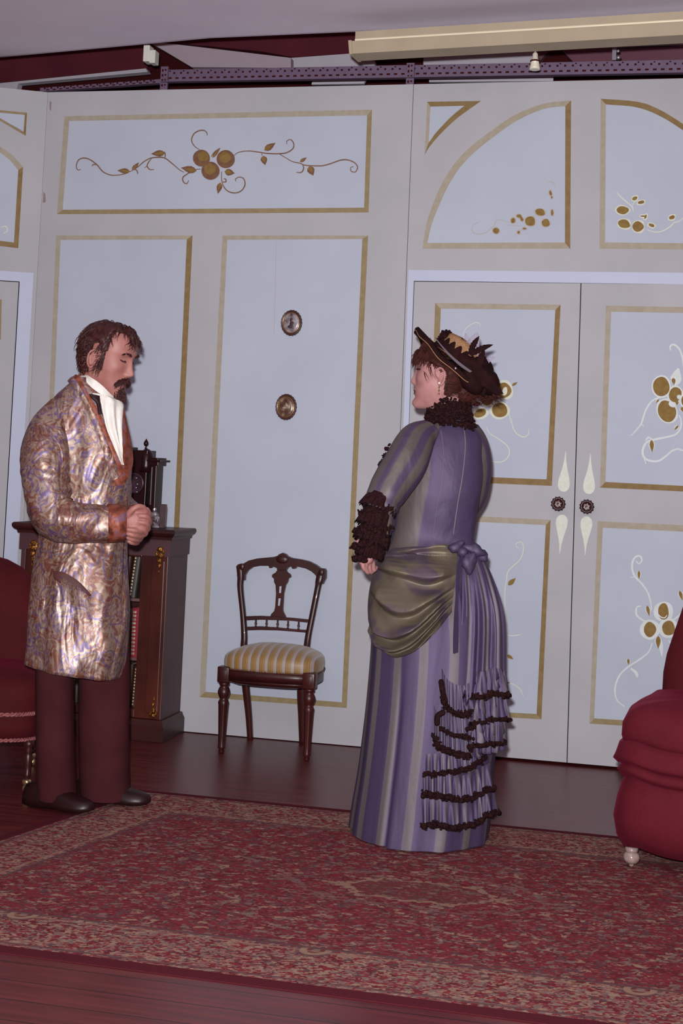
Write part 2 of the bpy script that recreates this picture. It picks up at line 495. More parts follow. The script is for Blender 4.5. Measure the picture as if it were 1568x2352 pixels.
# ---- right flat: arch panels above the doors
pf, pm = Paint(t=.0006), Paint(t=.0014)
so = [(981, 234), (1104, 232)]; si = [(988, 245), (1066, 243)]
arc_o = spline([(1104, 232), (1049, 272), (1009, 310), (984, 340), (975, 356)], 5)
arc_i = spline([(1066, 243), (1034, 270), (1001, 305), (990, 320), (984, 328)], 5)
pf.poly([si[0]] + [tuple(p) for p in arc_i], M_FIELD)
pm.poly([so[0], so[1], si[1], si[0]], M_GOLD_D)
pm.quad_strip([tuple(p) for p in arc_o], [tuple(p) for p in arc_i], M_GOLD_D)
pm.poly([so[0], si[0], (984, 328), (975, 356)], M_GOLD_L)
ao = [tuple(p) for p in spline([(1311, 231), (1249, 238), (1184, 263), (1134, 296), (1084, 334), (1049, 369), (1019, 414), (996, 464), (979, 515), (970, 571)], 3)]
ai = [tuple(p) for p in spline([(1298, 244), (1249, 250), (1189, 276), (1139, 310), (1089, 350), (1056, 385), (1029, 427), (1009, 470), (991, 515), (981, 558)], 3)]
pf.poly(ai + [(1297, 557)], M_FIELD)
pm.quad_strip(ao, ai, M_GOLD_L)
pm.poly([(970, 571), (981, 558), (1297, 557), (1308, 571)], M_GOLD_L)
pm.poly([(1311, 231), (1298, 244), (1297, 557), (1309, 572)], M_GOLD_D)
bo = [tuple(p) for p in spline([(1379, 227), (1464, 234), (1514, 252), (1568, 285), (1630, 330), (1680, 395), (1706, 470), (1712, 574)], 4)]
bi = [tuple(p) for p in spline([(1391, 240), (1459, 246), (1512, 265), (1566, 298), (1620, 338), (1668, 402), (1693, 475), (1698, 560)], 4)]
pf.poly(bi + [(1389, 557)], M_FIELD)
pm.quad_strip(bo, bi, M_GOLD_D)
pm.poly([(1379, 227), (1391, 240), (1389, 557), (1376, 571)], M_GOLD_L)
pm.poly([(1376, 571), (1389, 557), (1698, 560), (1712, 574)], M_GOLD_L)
pf.obj('panel_field', wall_right); pm.obj('painted_moulding', wall_right)
tr = Paint(t=.0012)
tr.poly([(938, 620), (1700, 628), (1700, 655), (950, 645)], M_PALE)
tr.poly([(938, 620), (950, 645), (912, 1738), (902, 1736)], M_PALE)
tr.obj('painted_door_frame', wall_right)
v = Paint(t=.0016)
a = Z(1060, 400, 6.272)
for pts, w_ in (([(250, 690), (170, 730), (148, 800), (180, 850), (250, 862), (340, 845), (410, 790), (470, 730), (500, 670), (560, 660), (650, 685), (720, 700)], 2.4), ([(640, 730), (720, 735), (800, 745), (870, 745)], 2), ([(740, 900), (800, 850), (850, 805), (930, 790)], 2), ([(1230, 110), (1290, 110), (1340, 150), (1350, 210)], 2), ([(495, 610), (510, 655)], 2)):
    v.stroke(a(*pts), w_, M_FAINT)
for c, rx, ry, an in (((1130, 550), 72, 50, .2), ((985, 680), 74, 68, 0), ((1210, 705), 58, 56, 0), ((740, 670), 32, 38, .4), ((495, 815), 46, 42, .5), ((825, 605), 38, 24, .1), ((865, 645), 20, 38, -.4), ((1280, 275), 18, 38, -.2), ((1297, 335), 12, 18, 0), ((1303, 555), 18, 45, 0), ((820, 838), 18, 22, .3), ((905, 785), 26, 14, 0)):
    (c_,) = a(c)
    v.blob(c_, (rx + 16) / 6.272, (ry + 16) / 6.272, M_FAINT, an, t=.0012, lump=.08, seed=rx)
    v.blob(c_, rx / 6.272, ry / 6.272, M_FRUIT, an, t=.0018, lump=.06, seed=ry)
a = Z(1380, 400, 8.34)
for pts, w_ in (([(880, 1060), (980, 1100), (1100, 1110), (1220, 1070), (1330, 1000), (1400, 930), (1500, 900), (1620, 800)], 3), ([(300, 350), (380, 440), (470, 520), (590, 620), (620, 720)], 3), ([(590, 620), (640, 520), (700, 430)], 2)):
    v.stroke(a(*pts), w_, M_CREAM_P)
for c, rx, ry, an in (((415, 690), 115, 78, .1), ((440, 955), 118, 82, .2), ((708, 1005), 105, 102, 0), ((645, 465), 54, 34, -.4), ((765, 540), 66, 30, -.25), ((810, 805), 60, 14, 0), ((850, 820), 18, 45, .4), ((965, 980), 60, 30, .4), ((1355, 830), 60, 36, -.4)):
    (c_,) = a(c)
    v.blob(c_, (rx + 24) / 8.34, (ry + 24) / 8.34, M_CREAM_P, an, t=.0012, lump=.08, seed=rx)
    v.blob(c_, rx / 8.34, ry / 8.34, M_FRUIT, an, t=.0018, lump=.06, seed=ry)
v.obj('painted_vine', wall_right)

# ---- double door leaves
DFACE = Vector((0, .001, 0))
D1U = ([(999, 696), (1287, 700), (1267, 1116), (985, 1104)], [(1012, 709), (1275, 712), (1255, 1101), (999, 1091)])
D1L = ([(983, 1180), (1264, 1194), (1243, 1652), (950, 1636)], [(995, 1194), (1253, 1206), (1232, 1640), (963, 1624)])
D2U = ([(1391, 702), (1700, 708), (1680, 1134), (1377, 1120)], [(1403, 716), (1687, 721), (1668, 1121), (1390, 1107)])
D2L = ([(1372, 1197), (1680, 1212), (1662, 1680), (1353, 1662)], [(1384, 1212), (1668, 1226), (1650, 1667), (1364, 1650)])
for door, up, lo in ((door_1, D1U, D1L), (door_2, D2U, D2L)):
    pf, pm = Paint(DFACE, t=.0006), Paint(DFACE, t=.0014)
    pf.poly(up[1], M_FIELD); pf.poly(lo[1], M_FIELD)
    if door is door_1:
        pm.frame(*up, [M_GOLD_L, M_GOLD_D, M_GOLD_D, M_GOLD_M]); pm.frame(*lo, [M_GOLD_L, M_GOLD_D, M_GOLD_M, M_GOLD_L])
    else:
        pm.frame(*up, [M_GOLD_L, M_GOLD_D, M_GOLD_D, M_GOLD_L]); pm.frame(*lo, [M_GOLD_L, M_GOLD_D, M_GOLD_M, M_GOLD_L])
    pf.obj('panel_field', door); pm.obj('painted_moulding', door)
a = Z(1260, 1020, 8.71)
def drop(tip, c, r):
    t_, c_ = a(tip)[0], a(c)[0]
    r_ = r / 8.71
    d = np.array(c_) - np.array(t_); L_ = np.hypot(*d); d = d / L_; q = np.array((-d[1], d[0]))
    prof = [(0, .03), (.25, .16), (.5, .42), (.75, .8), (.9, .98), (1.0, 1.0)]
    s1 = [np.array(t_) + d * L_ * u + q * r_ * v_ for u, v_ in prof]
    arc = [np.array(c_) + q * r_ * math.cos(x) + d * r_ * 1.15 * math.sin(x) for x in [math.pi * k / 8 for k in range(1, 8)]]
    s2 = [np.array(t_) + d * L_ * u - q * r_ * v_ for u, v_ in prof[::-1]]
    return s1 + arc + s2
M_KNOB = mat('dark_carved_wood', (54, 22, 24), .35, spec=.5, var=.2, scale=40)
M_STUD = mat('pinkish_brass_stud', (206, 160, 158), .3, metal=.4, var=.1)
for door, t1, c1, t2, c2, kc in ((door_1, (338, 150), (300, 820), (220, 2190), (262, 1545), (200, 1195)), (door_2, (835, 190), (804, 865), (725, 2220), (752, 1580), (768, 1250))):
    for tip, c in ((t1, c1), (t2, c2)):
        fp = Paint(DFACE, t=.003)
        fp.poly(drop(tip, c, 118), M_GREENW)
        o = fp.obj('finger_plate', door); o['label'] = 'greenish white teardrop finger plate'
    kp = PP(*a(kc)[0], DFACE, Vector((0, -1, 0)))
    kb = MB()
    R0 = .0305
    def lobes(v_):
        an = math.atan2(v_.y, v_.x); r = math.hypot(v_.x, v_.y)
        k = 1 + (.07 * math.cos(13 * an) if r > .02 else 0)
        return Vector((v_.x * k, v_.y * k, v_.z))
    kb.lathe([(.012, 0), (.012, .018), (.026, .020), (R0, .026), (R0, .034), (.026, .040), (.021, .041), (.019, .037), (.006, .036), (.0, .038)], kp, 52, axis=(0, -1, 0), xf=lobes)
    kn = kb.obj('door_knob', M_KNOB, door)
    st = MB()
    for k in range(7):
        r = .0 if k == 6 else .0125
        an = k * math.pi / 3 + .3
        st.ball(kp + Vector((r * math.cos(an), -.0375, r * math.sin(an))), (.0026, .0026, .0026) if k < 6 else (.0018, .0018, .0018), 6)
    st.obj('stud', M_STUD, kn)

# ---- vines on the door leaves
v = Paint(DFACE, t=.0016)
a = Z(1040, 960, 2.94)
for pts in ([(225, 60), (250, 105), (320, 150), (370, 195), (380, 245), (345, 290), (290, 298), (245, 285)], [(395, 0), (402, 55), (425, 100), (470, 128), (505, 115), (512, 75)]):
    v.stroke(a(*pts), 2.4, M_CREAM_P)
for pts in ([(445, 880), (425, 865), (432, 845), (460, 838), (475, 865), (470, 920), (445, 965), (400, 1005), (370, 1040), (362, 1090), (352, 1150), (350, 1230), (356, 1330), (365, 1380)], [(365, 1466), (410, 1470), (460, 1462)], [(370, 1785), (420, 1805), (455, 1835), (475, 1880)]):
    v.stroke(a(*pts), 2.2, M_CREAM_P)
for p, q, w_ in (((372, 1130), (424, 1080), 34), ((365, 1600), (408, 1630), 24), ((352, 1790), (388, 1786), 12)):
    v.leaf(*a(p, q), w_ / 2.94, M_FRUIT, t=.0019)
b = Z(920, 740, 6.03)
for pts in ([(855, 190), (890, 110), (960, 40), (1040, 5), (1090, 20), (1100, 70)], [(1020, 1340), (1060, 1420), (1100, 1480)], [(1500, 1200), (1510, 1320), (1530, 1400)]):
    v.stroke(b(*pts), 1.8, M_CREAM_P)
for c, rx, ry in (((1430, 945), 100, 108), ((1370, 1220), 108, 100), ((1100, 1260), 90, 55), ((1200, 1060), 95, 90)):
    (c_,) = b(c)
    v.blob(c_, (rx + 30) / 6.03, (ry + 30) / 6.03, M_CREAM_P, t=.0017, lump=.05, seed=rx)
    v.blob(c_, rx / 6.03, ry / 6.03, M_FRUIT, -.5 if rx == 90 else 0, t=.0021, lump=.04, seed=ry)
(c_,) = b((1440, 960)); v.blob(c_, 6, 10, M_CREAM_P, .3, t=.0025)
v.leaf(*b((1540, 880), (1620, 830)), 6, M_FRUIT, t=.0019)
v.obj('painted_vine', door_1)
v = Paint(DFACE, t=.0016)
c3 = Z(1380, 720, 5.878)
for pts, w_ in (([(940, 500), (930, 455), (960, 420), (1010, 435), (1060, 490), (1090, 570), (1105, 650), (1115, 760)], 4.5), ([(400, 1650), (470, 1580), (540, 1490), (570, 1400), (610, 1290), (670, 1200), (740, 1150), (820, 1130), (900, 1110)], 4), ([(545, 1490), (575, 1525)], 3), ([(1050, 1370), (1080, 1450), (1070, 1550), (1010, 1630), (900, 1665), (780, 1690), (690, 1710), (610, 1745), (565, 1830), (565, 1910), (610, 1970), (700, 1995), (790, 1985), (880, 1920), (960, 1855), (1040, 1830), (1110, 1850), (1200, 1800)], 5), ([(600, 1720), (635, 1675), (690, 1700)], 4), ([(575, 1935), (605, 2030)], 4), ([(940, 880), (1000, 810), (1050, 745)], 9)):
    v.stroke(c3(*pts), w_, M_WHITE_P)
v.leaf(*c3((1000, 980), (1050, 740)), 22, M_WHITE_P, t=.0017)
for c, rx, ry, an in (((812, 990), 112, 132, 0), ((1000, 1095), 84, 104, .2), ((890, 1320), 118, 152, -.4), ((1180, 1180), 100, 100, 0)):
    (c_,) = c3(c)
    v.blob(c_, (rx + 22) / 5.878, (ry + 22) / 5.878, M_WHITE_P, an, t=.0018, lump=.03, seed=rx)
    v.blob(c_, rx / 5.878, ry / 5.878, M_FRUIT, an, t=.0022, lump=.03, seed=ry)
v.blob(c3((960, 1230))[0], 9, 6, M_WHITE_P, .4, t=.0026)
v.blob(c3((1055, 1130))[0], 6, 5, M_WHITE_P, .4, t=.0026)
for p, q, w_ in (((972, 870), (985, 965), 56), ((1025, 1180), (1025, 1240), 46), ((785, 1155), (735, 1215), 26), ((680, 1705), (690, 1875), 60), ((1045, 1510), (985, 1580), 30), ((1085, 1260), (1110, 1330), 50)):
    p_, q_ = c3(p, q); v.leaf(p_, q_, w_ / 5.878 + 5, M_WHITE_P, t=.0018); v.leaf(p_, q_, w_ / 5.878, M_FRUIT, t=.0023)
for pts, w_ in (([(1235, 965), (1255, 985), (1275, 960), (1260, 932), (1225, 945), (1208, 1000), (1225, 1065), (1275, 1120), (1315, 1180), (1335, 1250), (1340, 1300)], 4.5), ([(1195, 1075), (1225, 1075)], 3), ([(1270, 1270), (1240, 1280), (1240, 1330), (1280, 1365), (1320, 1380)], 4.5), ([(1345, 1520), (1320, 1580), (1260, 1630), (1190, 1675), (1130, 1730), (1098, 1800), (1095, 1870), (1115, 1915), (1160, 1950)], 4.2), ([(1200, 1690), (1235, 1720), (1245, 1750)], 7), ([(1480, 1370), (1530, 1330), (1560, 1290)], 4.5), ([(1455, 1500), (1480, 1540), (1485, 1580)], 3.5)):
    v.stroke(a(*pts), w_, M_WHITE_P)
for c, rx, ry in (((1420, 1308), 36, 56), ((1330, 1428), 40, 52), ((1455, 1420), 44, 50)):
    (c_,) = a(c)
    v.blob(c_, 68 / 2.94, 68 / 2.94, M_WHITE_P, t=.0018, lump=.03, seed=rx)
    v.blob(c_, rx / 2.94, ry / 2.94, M_FRUIT, t=.0023, lump=.05, seed=ry)
v.stroke(a((1385, 1325), (1405, 1345), (1430, 1348), (1445, 1330)), 3, M_WHITE_P, t=.0028)
for p, q, w_ in (((1255, 1030), (1255, 1090), 20), ((1310, 1265), (1325, 1340), 24), ((1385, 1470), (1385, 1560), 34), ((1183, 1625), (1185, 1668), 20), ((1528, 1165), (1550, 1235), 24)):
    p_, q_ = a(p, q); v.leaf(p_, q_, w_ / 2.94 + 4, M_WHITE_P, t=.0018); v.leaf(p_, q_, w_ / 2.94, M_FRUIT, t=.0023)
v.leaf(*a((1395, 1480), (1412, 1620)), 10, M_WHITE_P, t=.0017)
v.obj('painted_vine', door_2)

# ---- left flat
pf, pm = Paint(LC, LN, .0006), Paint(LC, LN, .0014)
pf.poly([(-60, 246), (57, 263), (55, 302), (-60, 240)], M_FIELD)
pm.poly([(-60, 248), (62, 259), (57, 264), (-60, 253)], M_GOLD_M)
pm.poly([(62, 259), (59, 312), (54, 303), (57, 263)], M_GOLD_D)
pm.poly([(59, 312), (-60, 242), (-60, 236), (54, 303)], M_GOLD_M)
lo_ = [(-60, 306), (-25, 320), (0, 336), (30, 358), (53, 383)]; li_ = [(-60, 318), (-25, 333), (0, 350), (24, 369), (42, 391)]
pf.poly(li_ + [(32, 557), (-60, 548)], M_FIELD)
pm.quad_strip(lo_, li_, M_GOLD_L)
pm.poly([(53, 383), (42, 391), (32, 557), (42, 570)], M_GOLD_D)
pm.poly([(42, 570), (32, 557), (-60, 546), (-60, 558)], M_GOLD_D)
pm.stroke([(2, 522), (13, 520), (17, 530), (8, 536)], 3, M_CREAM_P)
pf.obj('panel_field', wall_left); pm.obj('painted_moulding', wall_left)
tr = Paint(LC, LN, .0012)
u1, z1 = left_uz(84, 630)
def lp(u, z):
    return left_xf(u, 0, z)
tb = MB()
for (ua, ub, za, zb) in ((U0 - .062, U0, .01, Z0 + .045), (U0, U0 + .78, Z0, Z0 + .045)):
    left_box(tb, ua, ub, za, zb, -.0012, .0)
tb.obj('painted_door_frame', wall_left, ) if False else tb.obj('painted_door_frame', M_PALE, wall_left, smooth=False)
pd = Paint(LC - LN * .002, LN, .0014)
pd.poly([(-60, 690), (4, 688), (2, 780), (-60, 780)], M_GOLD_M)
pd.obj('painted_moulding', door_3)

# ------------------------------------------------------------------ ceiling and the dark recess above the flats
edge = [P(px, py, z=3.10) for px, py in ((-500, 176), (-200, 154), (0, 134), (330, 104), (480, 90), (800, 76), (1200, 62), (1800, 45))]
rows = []
for dy, dz in ((None, 0), (0, 0), (.035, .006), (.065, .022), (.085, .05), (.09, .5)):
    rows.append([Vector((e.x, -8.0 if dy is None else e.y + dy - .03, 3.10 + dz)) for e in edge])
rows.append([Vector((e.x, -8.0, 3.6)) for e in edge])
tag(MB().loft([[r[j] for r in rows] for j in range(len(edge))][::-1], True).obj('ceiling', M_CEIL, smooth=False), kind='structure')
tag(MB().box((-4, 1.25, 0), (4.5, 1.35, 4.6)).obj('wall_rear', M_DARKVOID, smooth=False), kind='structure')  # the wall itself is pale; shade is put into its dark colour
def slab(name, pts, y, m, d=.06):
    a = [P(px, py, y=y) for px, py in pts]
    c = sum(a, Vector()) / len(a)
    if sum((a[i] - c).cross(a[(i + 1) % len(a)] - c).y for i in range(len(a))) > 0: a = a[::-1]
    n = len(a)
    back = [v_ + Vector((0, d, 0)) for v_ in a]
    return tag(MB().add(a + back, [tuple(range(n)), tuple(range(n, 2 * n))[::-1]] + [(i, (i + 1) % n, (i + 1) % n + n, i + n)[::-1] for i in range(n)]).obj(name, m, smooth=False), kind='structure')
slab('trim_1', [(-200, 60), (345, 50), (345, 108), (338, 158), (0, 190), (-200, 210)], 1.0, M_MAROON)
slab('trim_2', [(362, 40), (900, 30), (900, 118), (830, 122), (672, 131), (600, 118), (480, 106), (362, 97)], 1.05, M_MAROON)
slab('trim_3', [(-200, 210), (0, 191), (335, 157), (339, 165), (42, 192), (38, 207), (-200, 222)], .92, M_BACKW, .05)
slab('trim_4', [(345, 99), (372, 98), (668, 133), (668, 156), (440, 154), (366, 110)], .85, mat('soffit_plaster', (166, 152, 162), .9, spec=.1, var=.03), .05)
slab('lit_wall_patch_1', [(668, 133), (805, 123), (860, 140), (860, 156), (668, 156)], .98, M_BACKW, .04)  # this slab and the next: flash-lit parts of the rear wall, set in pale
slab('lit_wall_patch_2', [(972, 124), (1232, 112), (1232, 146), (972, 150)], .98, M_BACKW, .04)
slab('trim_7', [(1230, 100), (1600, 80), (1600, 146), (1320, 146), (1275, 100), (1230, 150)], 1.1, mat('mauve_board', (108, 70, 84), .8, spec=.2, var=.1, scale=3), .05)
slab('lit_wall_patch_3', [(720, 176), (845, 172), (835, 192), (715, 194)], .5, M_BACKW, .02)  # this and the next: lit rear wall below the rail, as pale slabs
slab('lit_wall_patch_4', [(985, 166), (1270, 160), (1270, 186), (985, 188)], .5, M_BACKW, .02)

# slotted steel angle over the flats
def rail(name, p0, p1, h, label, third=None):
    a_, b_ = P(*p0, y=.06), P(*p1, y=.06)
    d = (b_ - a_); L_ = d.length; d.normalize()
    up = Vector((0, -1, 0)).cross(d); up = -up if up.z < 0 else up
    mb = MB(); out = Vector((0, -1, 0))
    def bar(s0, s1, t0, t1, y0=0.0, y1=.003):
        vs = [a_ + d * s + up * t - out * y for s in (s0, s1) for y in (y0, y1) for t in (t0, t1)]
        mb.add(vs, [(0, 1, 3, 2), (4, 6, 7, 5), (0, 4, 5, 1), (2, 3, 7, 6), (0, 2, 6, 4), (1, 5, 7, 3)])
    bar(0, L_, 0, h)
    bar(0, L_, h - .003, h, 0.003, .045)
    bar(0, L_, -.003, 0, -.03, .003)
    mb.cur = 1
    s = .02
    k = 0
    while s < L_ - .02:
        bar(s, s + .009, h * .66, h * .66 + .009, -.0006, 0)
        bar(s + .012, s + .028, h * .28, h * .28 + .008, -.0006, 0)
        if k % 2 == 0: bar(s + .014, s + .021, h * .84, h * .84 + .006, -.0006, 0)
        s += .034; k += 1
    o = mb.obj(name, [M_DEXION, M_DARKVOID], smooth=False, loc=a_)
    return tag(o, label, 'steel rail')
rail('slotted_steel_rail', (372, 190), (1640, 168), .062, 'long purple-grey slotted steel rail above the middle and right flats', )
rail('slotted_steel_rail', (92, 213), (368, 193), .024, 'short thin slotted steel rail above the left end of the flats')
for px, y0, y1, lab in ((376, 158, 204, 'upright slotted steel post under the white junction box'), (941, 150, 196, 'upright slotted steel post above the seam between the flats')):
    a_, b_ = P(px, y1, y=.05), P(px, y0, y=.05)
    mb = MB()
    mb.box((a_.x - .018, .046, a_.z - .03), (a_.x + .018, .05, b_.z + .01))
    mb.box((a_.x + .015, .05, a_.z - .03), (a_.x + .018, .059, b_.z + .01))
    mb.cur = 1
    for k in range(4):
        z_ = a_.z + .01 + k * .024
        mb.box((a_.x - .012, .0455, z_), (a_.x - .004, .046, z_ + .012))
        mb.box((a_.x + .002, .0455, z_ + .004), (a_.x + .010, .046, z_ + .012))
    tag(mb.obj('slotted_steel_post', [M_DEXION, M_DARKVOID], smooth=False, loc=(a_.x, .048, a_.z - .03)), lab, 'steel post')

# white junction box, pipe clamp
jb = P(346, 128, y=.1)
box_t = thing('junction_box', (jb.x, .1, jb.z), 'white plastic junction box hanging under the pale soffit', 'junction box')
mb = MB(); mb.add(*bevel_box((jb.x - .028, .07, jb.z - .035), (jb.x + .004, .13, jb.z + .045), .004)); mb.obj('body', M_WHITEPL, box_t, smooth=False)
mb = MB(); mb.add(*bevel_box((jb.x + .002, .075, jb.z - .042), (jb.x + .032, .13, jb.z + .022), .004)); mb.obj('cover', M_WHITEPL, box_t, smooth=False)
pc = P(1412, 122, y=.3)
cl = thing('pipe_clamp', (pc.x, .3, pc.z), 'bright steel clamp hanging above the right flat', 'clamp')
mb = MB(); mb.box((pc.x - .012, .29, pc.z - .035), (pc.x + .006, .31, pc.z + .035)); mb.obj('bracket', M_STEEL, cl, smooth=False)
mb = MB(); mb.ball((pc.x + .016, .29, pc.z - .024), .011, 8); mb.ball((pc.x + .014, .29, pc.z + .006), .008, 8); mb.obj('bolt', M_STEEL, cl)
pa, pb = P(1408, 108, y=.33), P(1640, 100, y=.33)
tag(MB().tube([pa, pb], .008, 10).obj('steel_pipe', M_STEEL, loc=pa), 'thin steel pipe running right from the clamp', 'pipe')

# fluorescent batten under the ceiling
yl = -.45
zl = P(812, 132, y=yl).z
yr = yl
while P(1568, 90, y=yr).z > zl and yr > -1.2: yr -= .005
A_, B_ = P(812, 132, y=yl), P(1568, 90, y=yr)
ax = (B_ - A_); ax.z = 0; ax.normalize(); pr_ = Vector((-ax.y, ax.x, 0)); pr_ = pr_ if pr_.y < 0 else -pr_   # pr_ points to the hall
A0 = A_.copy(); Lr = 1.52
lamp = thing('fluorescent_batten', (A0 + ax * Lr / 2) + Vector((0, 0, .118)), 'long cream fluorescent light fitting under the ceiling at right', 'ceiling light')
def sect(s, prof):
    return [A0 + ax * s + pr_ * p + UP * q for p, q in prof]
DIF = [(.055, .0), (.075, .048), (-.075, .048), (-.055, .0)]
TOPB = [(.079, .050), (.079, .086), (-.079, .086), (-.079, .050)]
mb = MB(); mb.loft([sect(.012, DIF), sect(Lr, DIF)]); mb.obj('diffuser', M_LAMP, lamp, smooth=False)
mb = MB(); mb.loft([sect(.03, TOPB), sect(Lr, TOPB)]); mb.obj('housing', M_LAMP, lamp, smooth=False)
mb = MB(); mb.loft([sect(.03, [(.081, .046), (.083, .050), (.081, .054), (.078, .050)]), sect(Lr, [(.081, .046), (.083, .050), (.081, .054), (.078, .050)])]); mb.obj('edge_strip', M_LAMP_L, lamp, smooth=False)
END = [(.059, -.003), (.080, .050), (-.080, .050), (-.059, -.003)]
mb = MB(); mb.loft([sect(0, END), sect(.014, END)]); mb.obj('end_cap', M_LAMP, lamp, smooth=False)
# bare lamp holder hanging on its cord
lh = P(1229, 118, y=-.42); lb = P(1228, 160, y=-.42)
pend = thing('lamp_holder', (lh.x, lh.y, lh.z), 'small white lampholder hanging below the fluorescent fitting', 'lamp holder')
mb = MB(); mb.tube([Vector((lh.x, lh.y, lb.z + .05)), Vector((lh.x, lh.y, zl + .03))], .003, 8); mb.obj('cord', M_WHITEPL, pend)
mb = MB(); mb.lathe([(.006, .072), (.011, .066), (.013, .045), (.018, .04), (.0185, .036), (.016, .034), (.021, .012), (.0225, 0), (.018, 0)][::-1], (lh.x, lh.y, lb.z), 20); mb.obj('socket', mat('white_ceramic', (214, 208, 190), .4, var=.05), pend)
mb = MB(); mb.lathe([(.0195, .033), (.0205, .0345), (.0205, .0375), (.0195, .039)], (lh.x, lh.y, lb.z), 20); mb.obj('collar', M_DARKVOID, pend)
# ------------------------------------------------------------------ rug
def rug_material():
    m, nt, b, L = new_mat('persian_rug')
    uv = nt.nodes.new('ShaderNodeUVMap')
    N = nt.nodes.new
    def math_(op, a, b_=None, c=None):
        n = N('ShaderNodeMath'); n.operation = op
        for i, v in enumerate((a, b_, c)):
            if v is None: continue
            if isinstance(v, (int, float)): n.inputs[i].default_value = v
            else: L.new(v, n.inputs[i])
        return n.outputs[0]
    def ramp(x, stops, const=True):
        r = N('ShaderNodeValToRGB'); cr = r.color_ramp
        cr.interpolation = 'CONSTANT' if const else 'LINEAR'
        while len(cr.elements) < len(stops): cr.elements.new(.5)
        for e, (p, c) in zip(cr.elements, stops):
            e.position = p; e.color = lin(c)
        L.new(x, r.inputs[0]); return r.outputs[0]
    def mix(f, a, c):
        n = N('ShaderNodeMixRGB')
        if isinstance(f, (int, float)): n.inputs[0].default_value = f
        else: L.new(f, n.inputs[0])
        for i, v in ((1, a), (2, c)):
            if isinstance(v, tuple): n.inputs[i].default_value = lin(v)
            else: L.new(v, n.inputs[i])
        return n.outputs[0]
    mp = N('ShaderNodeMapping'); mp.inputs['Scale'].default_value = (1, 1.5, 1); L.new(uv.outputs[0], mp.inputs[0])
    def vor(scale):
        v = N('ShaderNodeTexVoronoi'); v.inputs['Scale'].default_value = scale; v.inputs['Randomness'].default_value = .85
        L.new(mp.outputs[0], v.inputs['Vector'])
        s = N('ShaderNodeSeparateColor'); L.new(v.outputs['Color'], s.inputs[0]); return s.outputs[0], v.outputs['Distance']
    RED, DRED, NAVY, BEIGE, TEAL, PINK = (124, 52, 58), (102, 44, 50), (96, 70, 72), (152, 124, 106), (124, 104, 98), (136, 92, 86)
    c1, d1 = vor(40); c2, d2 = vor(110); c3, d3 = vor(52)
    field = mix(ramp(c2, [(0, (0, 0, 0)), (.55, (255, 255, 255))]), ramp(c1, [(0, RED), (.34, DRED), (.50, NAVY), (.66, BEIGE), (.74, RED), (.84, TEAL)]), ramp(c2, [(0, RED), (.6, DRED), (.74, PINK), (.84, NAVY), (.92, RED)]))
    bord = mix(ramp(c2, [(0, (0, 0, 0)), (.5, (255, 255, 255))]), ramp(c3, [(0, BEIGE), (.18, RED), (.42, TEAL), (.56, DRED), (.70, NAVY), (.86, PINK)]), ramp(c2, [(0, RED), (.50, PINK), (.62, RED), (.74, BEIGE), (.85, TEAL), (.94, DRED)]))
    sx = N('ShaderNodeSeparateXYZ'); L.new(uv.outputs[0], sx.inputs[0])
    u, v = sx.outputs[0], sx.outputs[1]
    RH_, = (RUG_D,)
    e = math_('MINIMUM', math_('MINIMUM', u, v), math_('SUBTRACT', RH_, v))     # distance from the nearest edge
    big = N('ShaderNodeTexNoise'); big.inputs['Scale'].default_value = 5; L.new(uv.outputs[0], big.inputs['Vector'])
    field = mix(ramp(big.outputs[0], [(.3, (0, 0, 0)), (.7, (120, 120, 120))], False), field, mix(.5, field, (112, 40, 50)))
    # centre medallion: a long hexagon with a beige outline
    mu, mv = math_('ABSOLUTE', math_('SUBTRACT', u, 1.40)), math_('ABSOLUTE', math_('SUBTRACT', v, .88))
    hexd = math_('ADD', math_('MULTIPLY', mu, .75), mv)
    star = math_('MULTIPLY', math_('PINGPONG', mu, .07), .45)
    hexd = math_('ADD', math_('ADD', math_('MAXIMUM', hexd, math_('MULTIPLY', mv, 1.9)), star), math_('MULTIPLY', math_('SUBTRACT', d1, .3), .06))
    inside = math_('LESS_THAN', hexd, .21)
    field = mix(inside, field, mix(.35, field, (104, 66, 64)))
    line = math_('LESS_THAN', math_('ABSOLUTE', math_('SUBTRACT', hexd, .215)), .014)
    line2 = math_('LESS_THAN', math_('ABSOLUTE', math_('SUBTRACT', hexd, .34)), .012)
    field = mix(math_('MULTIPLY', line, .75), field, BEIGE)
    field = mix(math_('MULTIPLY', line2, .5), field, TEAL)
    # rosettes along the near border
    ru = math_('SUBTRACT', math_('PINGPONG', math_('SUBTRACT', u, 1.37), .40), 0.0)
    rv = math_('SUBTRACT', v, .285)
    rr = math_('SQRT', math_('ADD', math_('MULTIPLY', ru, ru), math_('MULTIPLY', rv, rv)))
    ros = math_('LESS_THAN', rr, .05)
    rosc = ramp(math_('MULTIPLY', rr, 14), [(0, TEAL), (.15, DRED), (.32, BEIGE), (.55, NAVY)])
    bord = mix(math_('MULTIPLY', ros, .8), bord, rosc)
    col = mix(math_('LESS_THAN', e, .30), field, bord)
    for c_, w_, k_, a_ in ((.30, .007, NAVY, .9), (.275, .005, BEIGE, .5), (.065, .006, NAVY, .8), (.325, .005, NAVY, .5)):
        col = mix(math_('MULTIPLY', math_('LESS_THAN', math_('ABSOLUTE', math_('SUBTRACT', e, c_)), w_), a_), col, k_)
    col = mix(math_('LESS_THAN', e, .045), col, (84, 34, 42))
    L.new(col, b.inputs['Base Color'])
    b.inputs['Roughness'].default_value = 1.0
    b.inputs['Specular IOR Level'].default_value = .03
    n2 = N('ShaderNodeTexNoise'); n2.inputs['Scale'].default_value = 260; L.new(uv.outputs[0], n2.inputs['Vector'])
    bp = N('ShaderNodeBump'); bp.inputs['Strength'].default_value = .5; bp.inputs['Distance'].default_value = .004
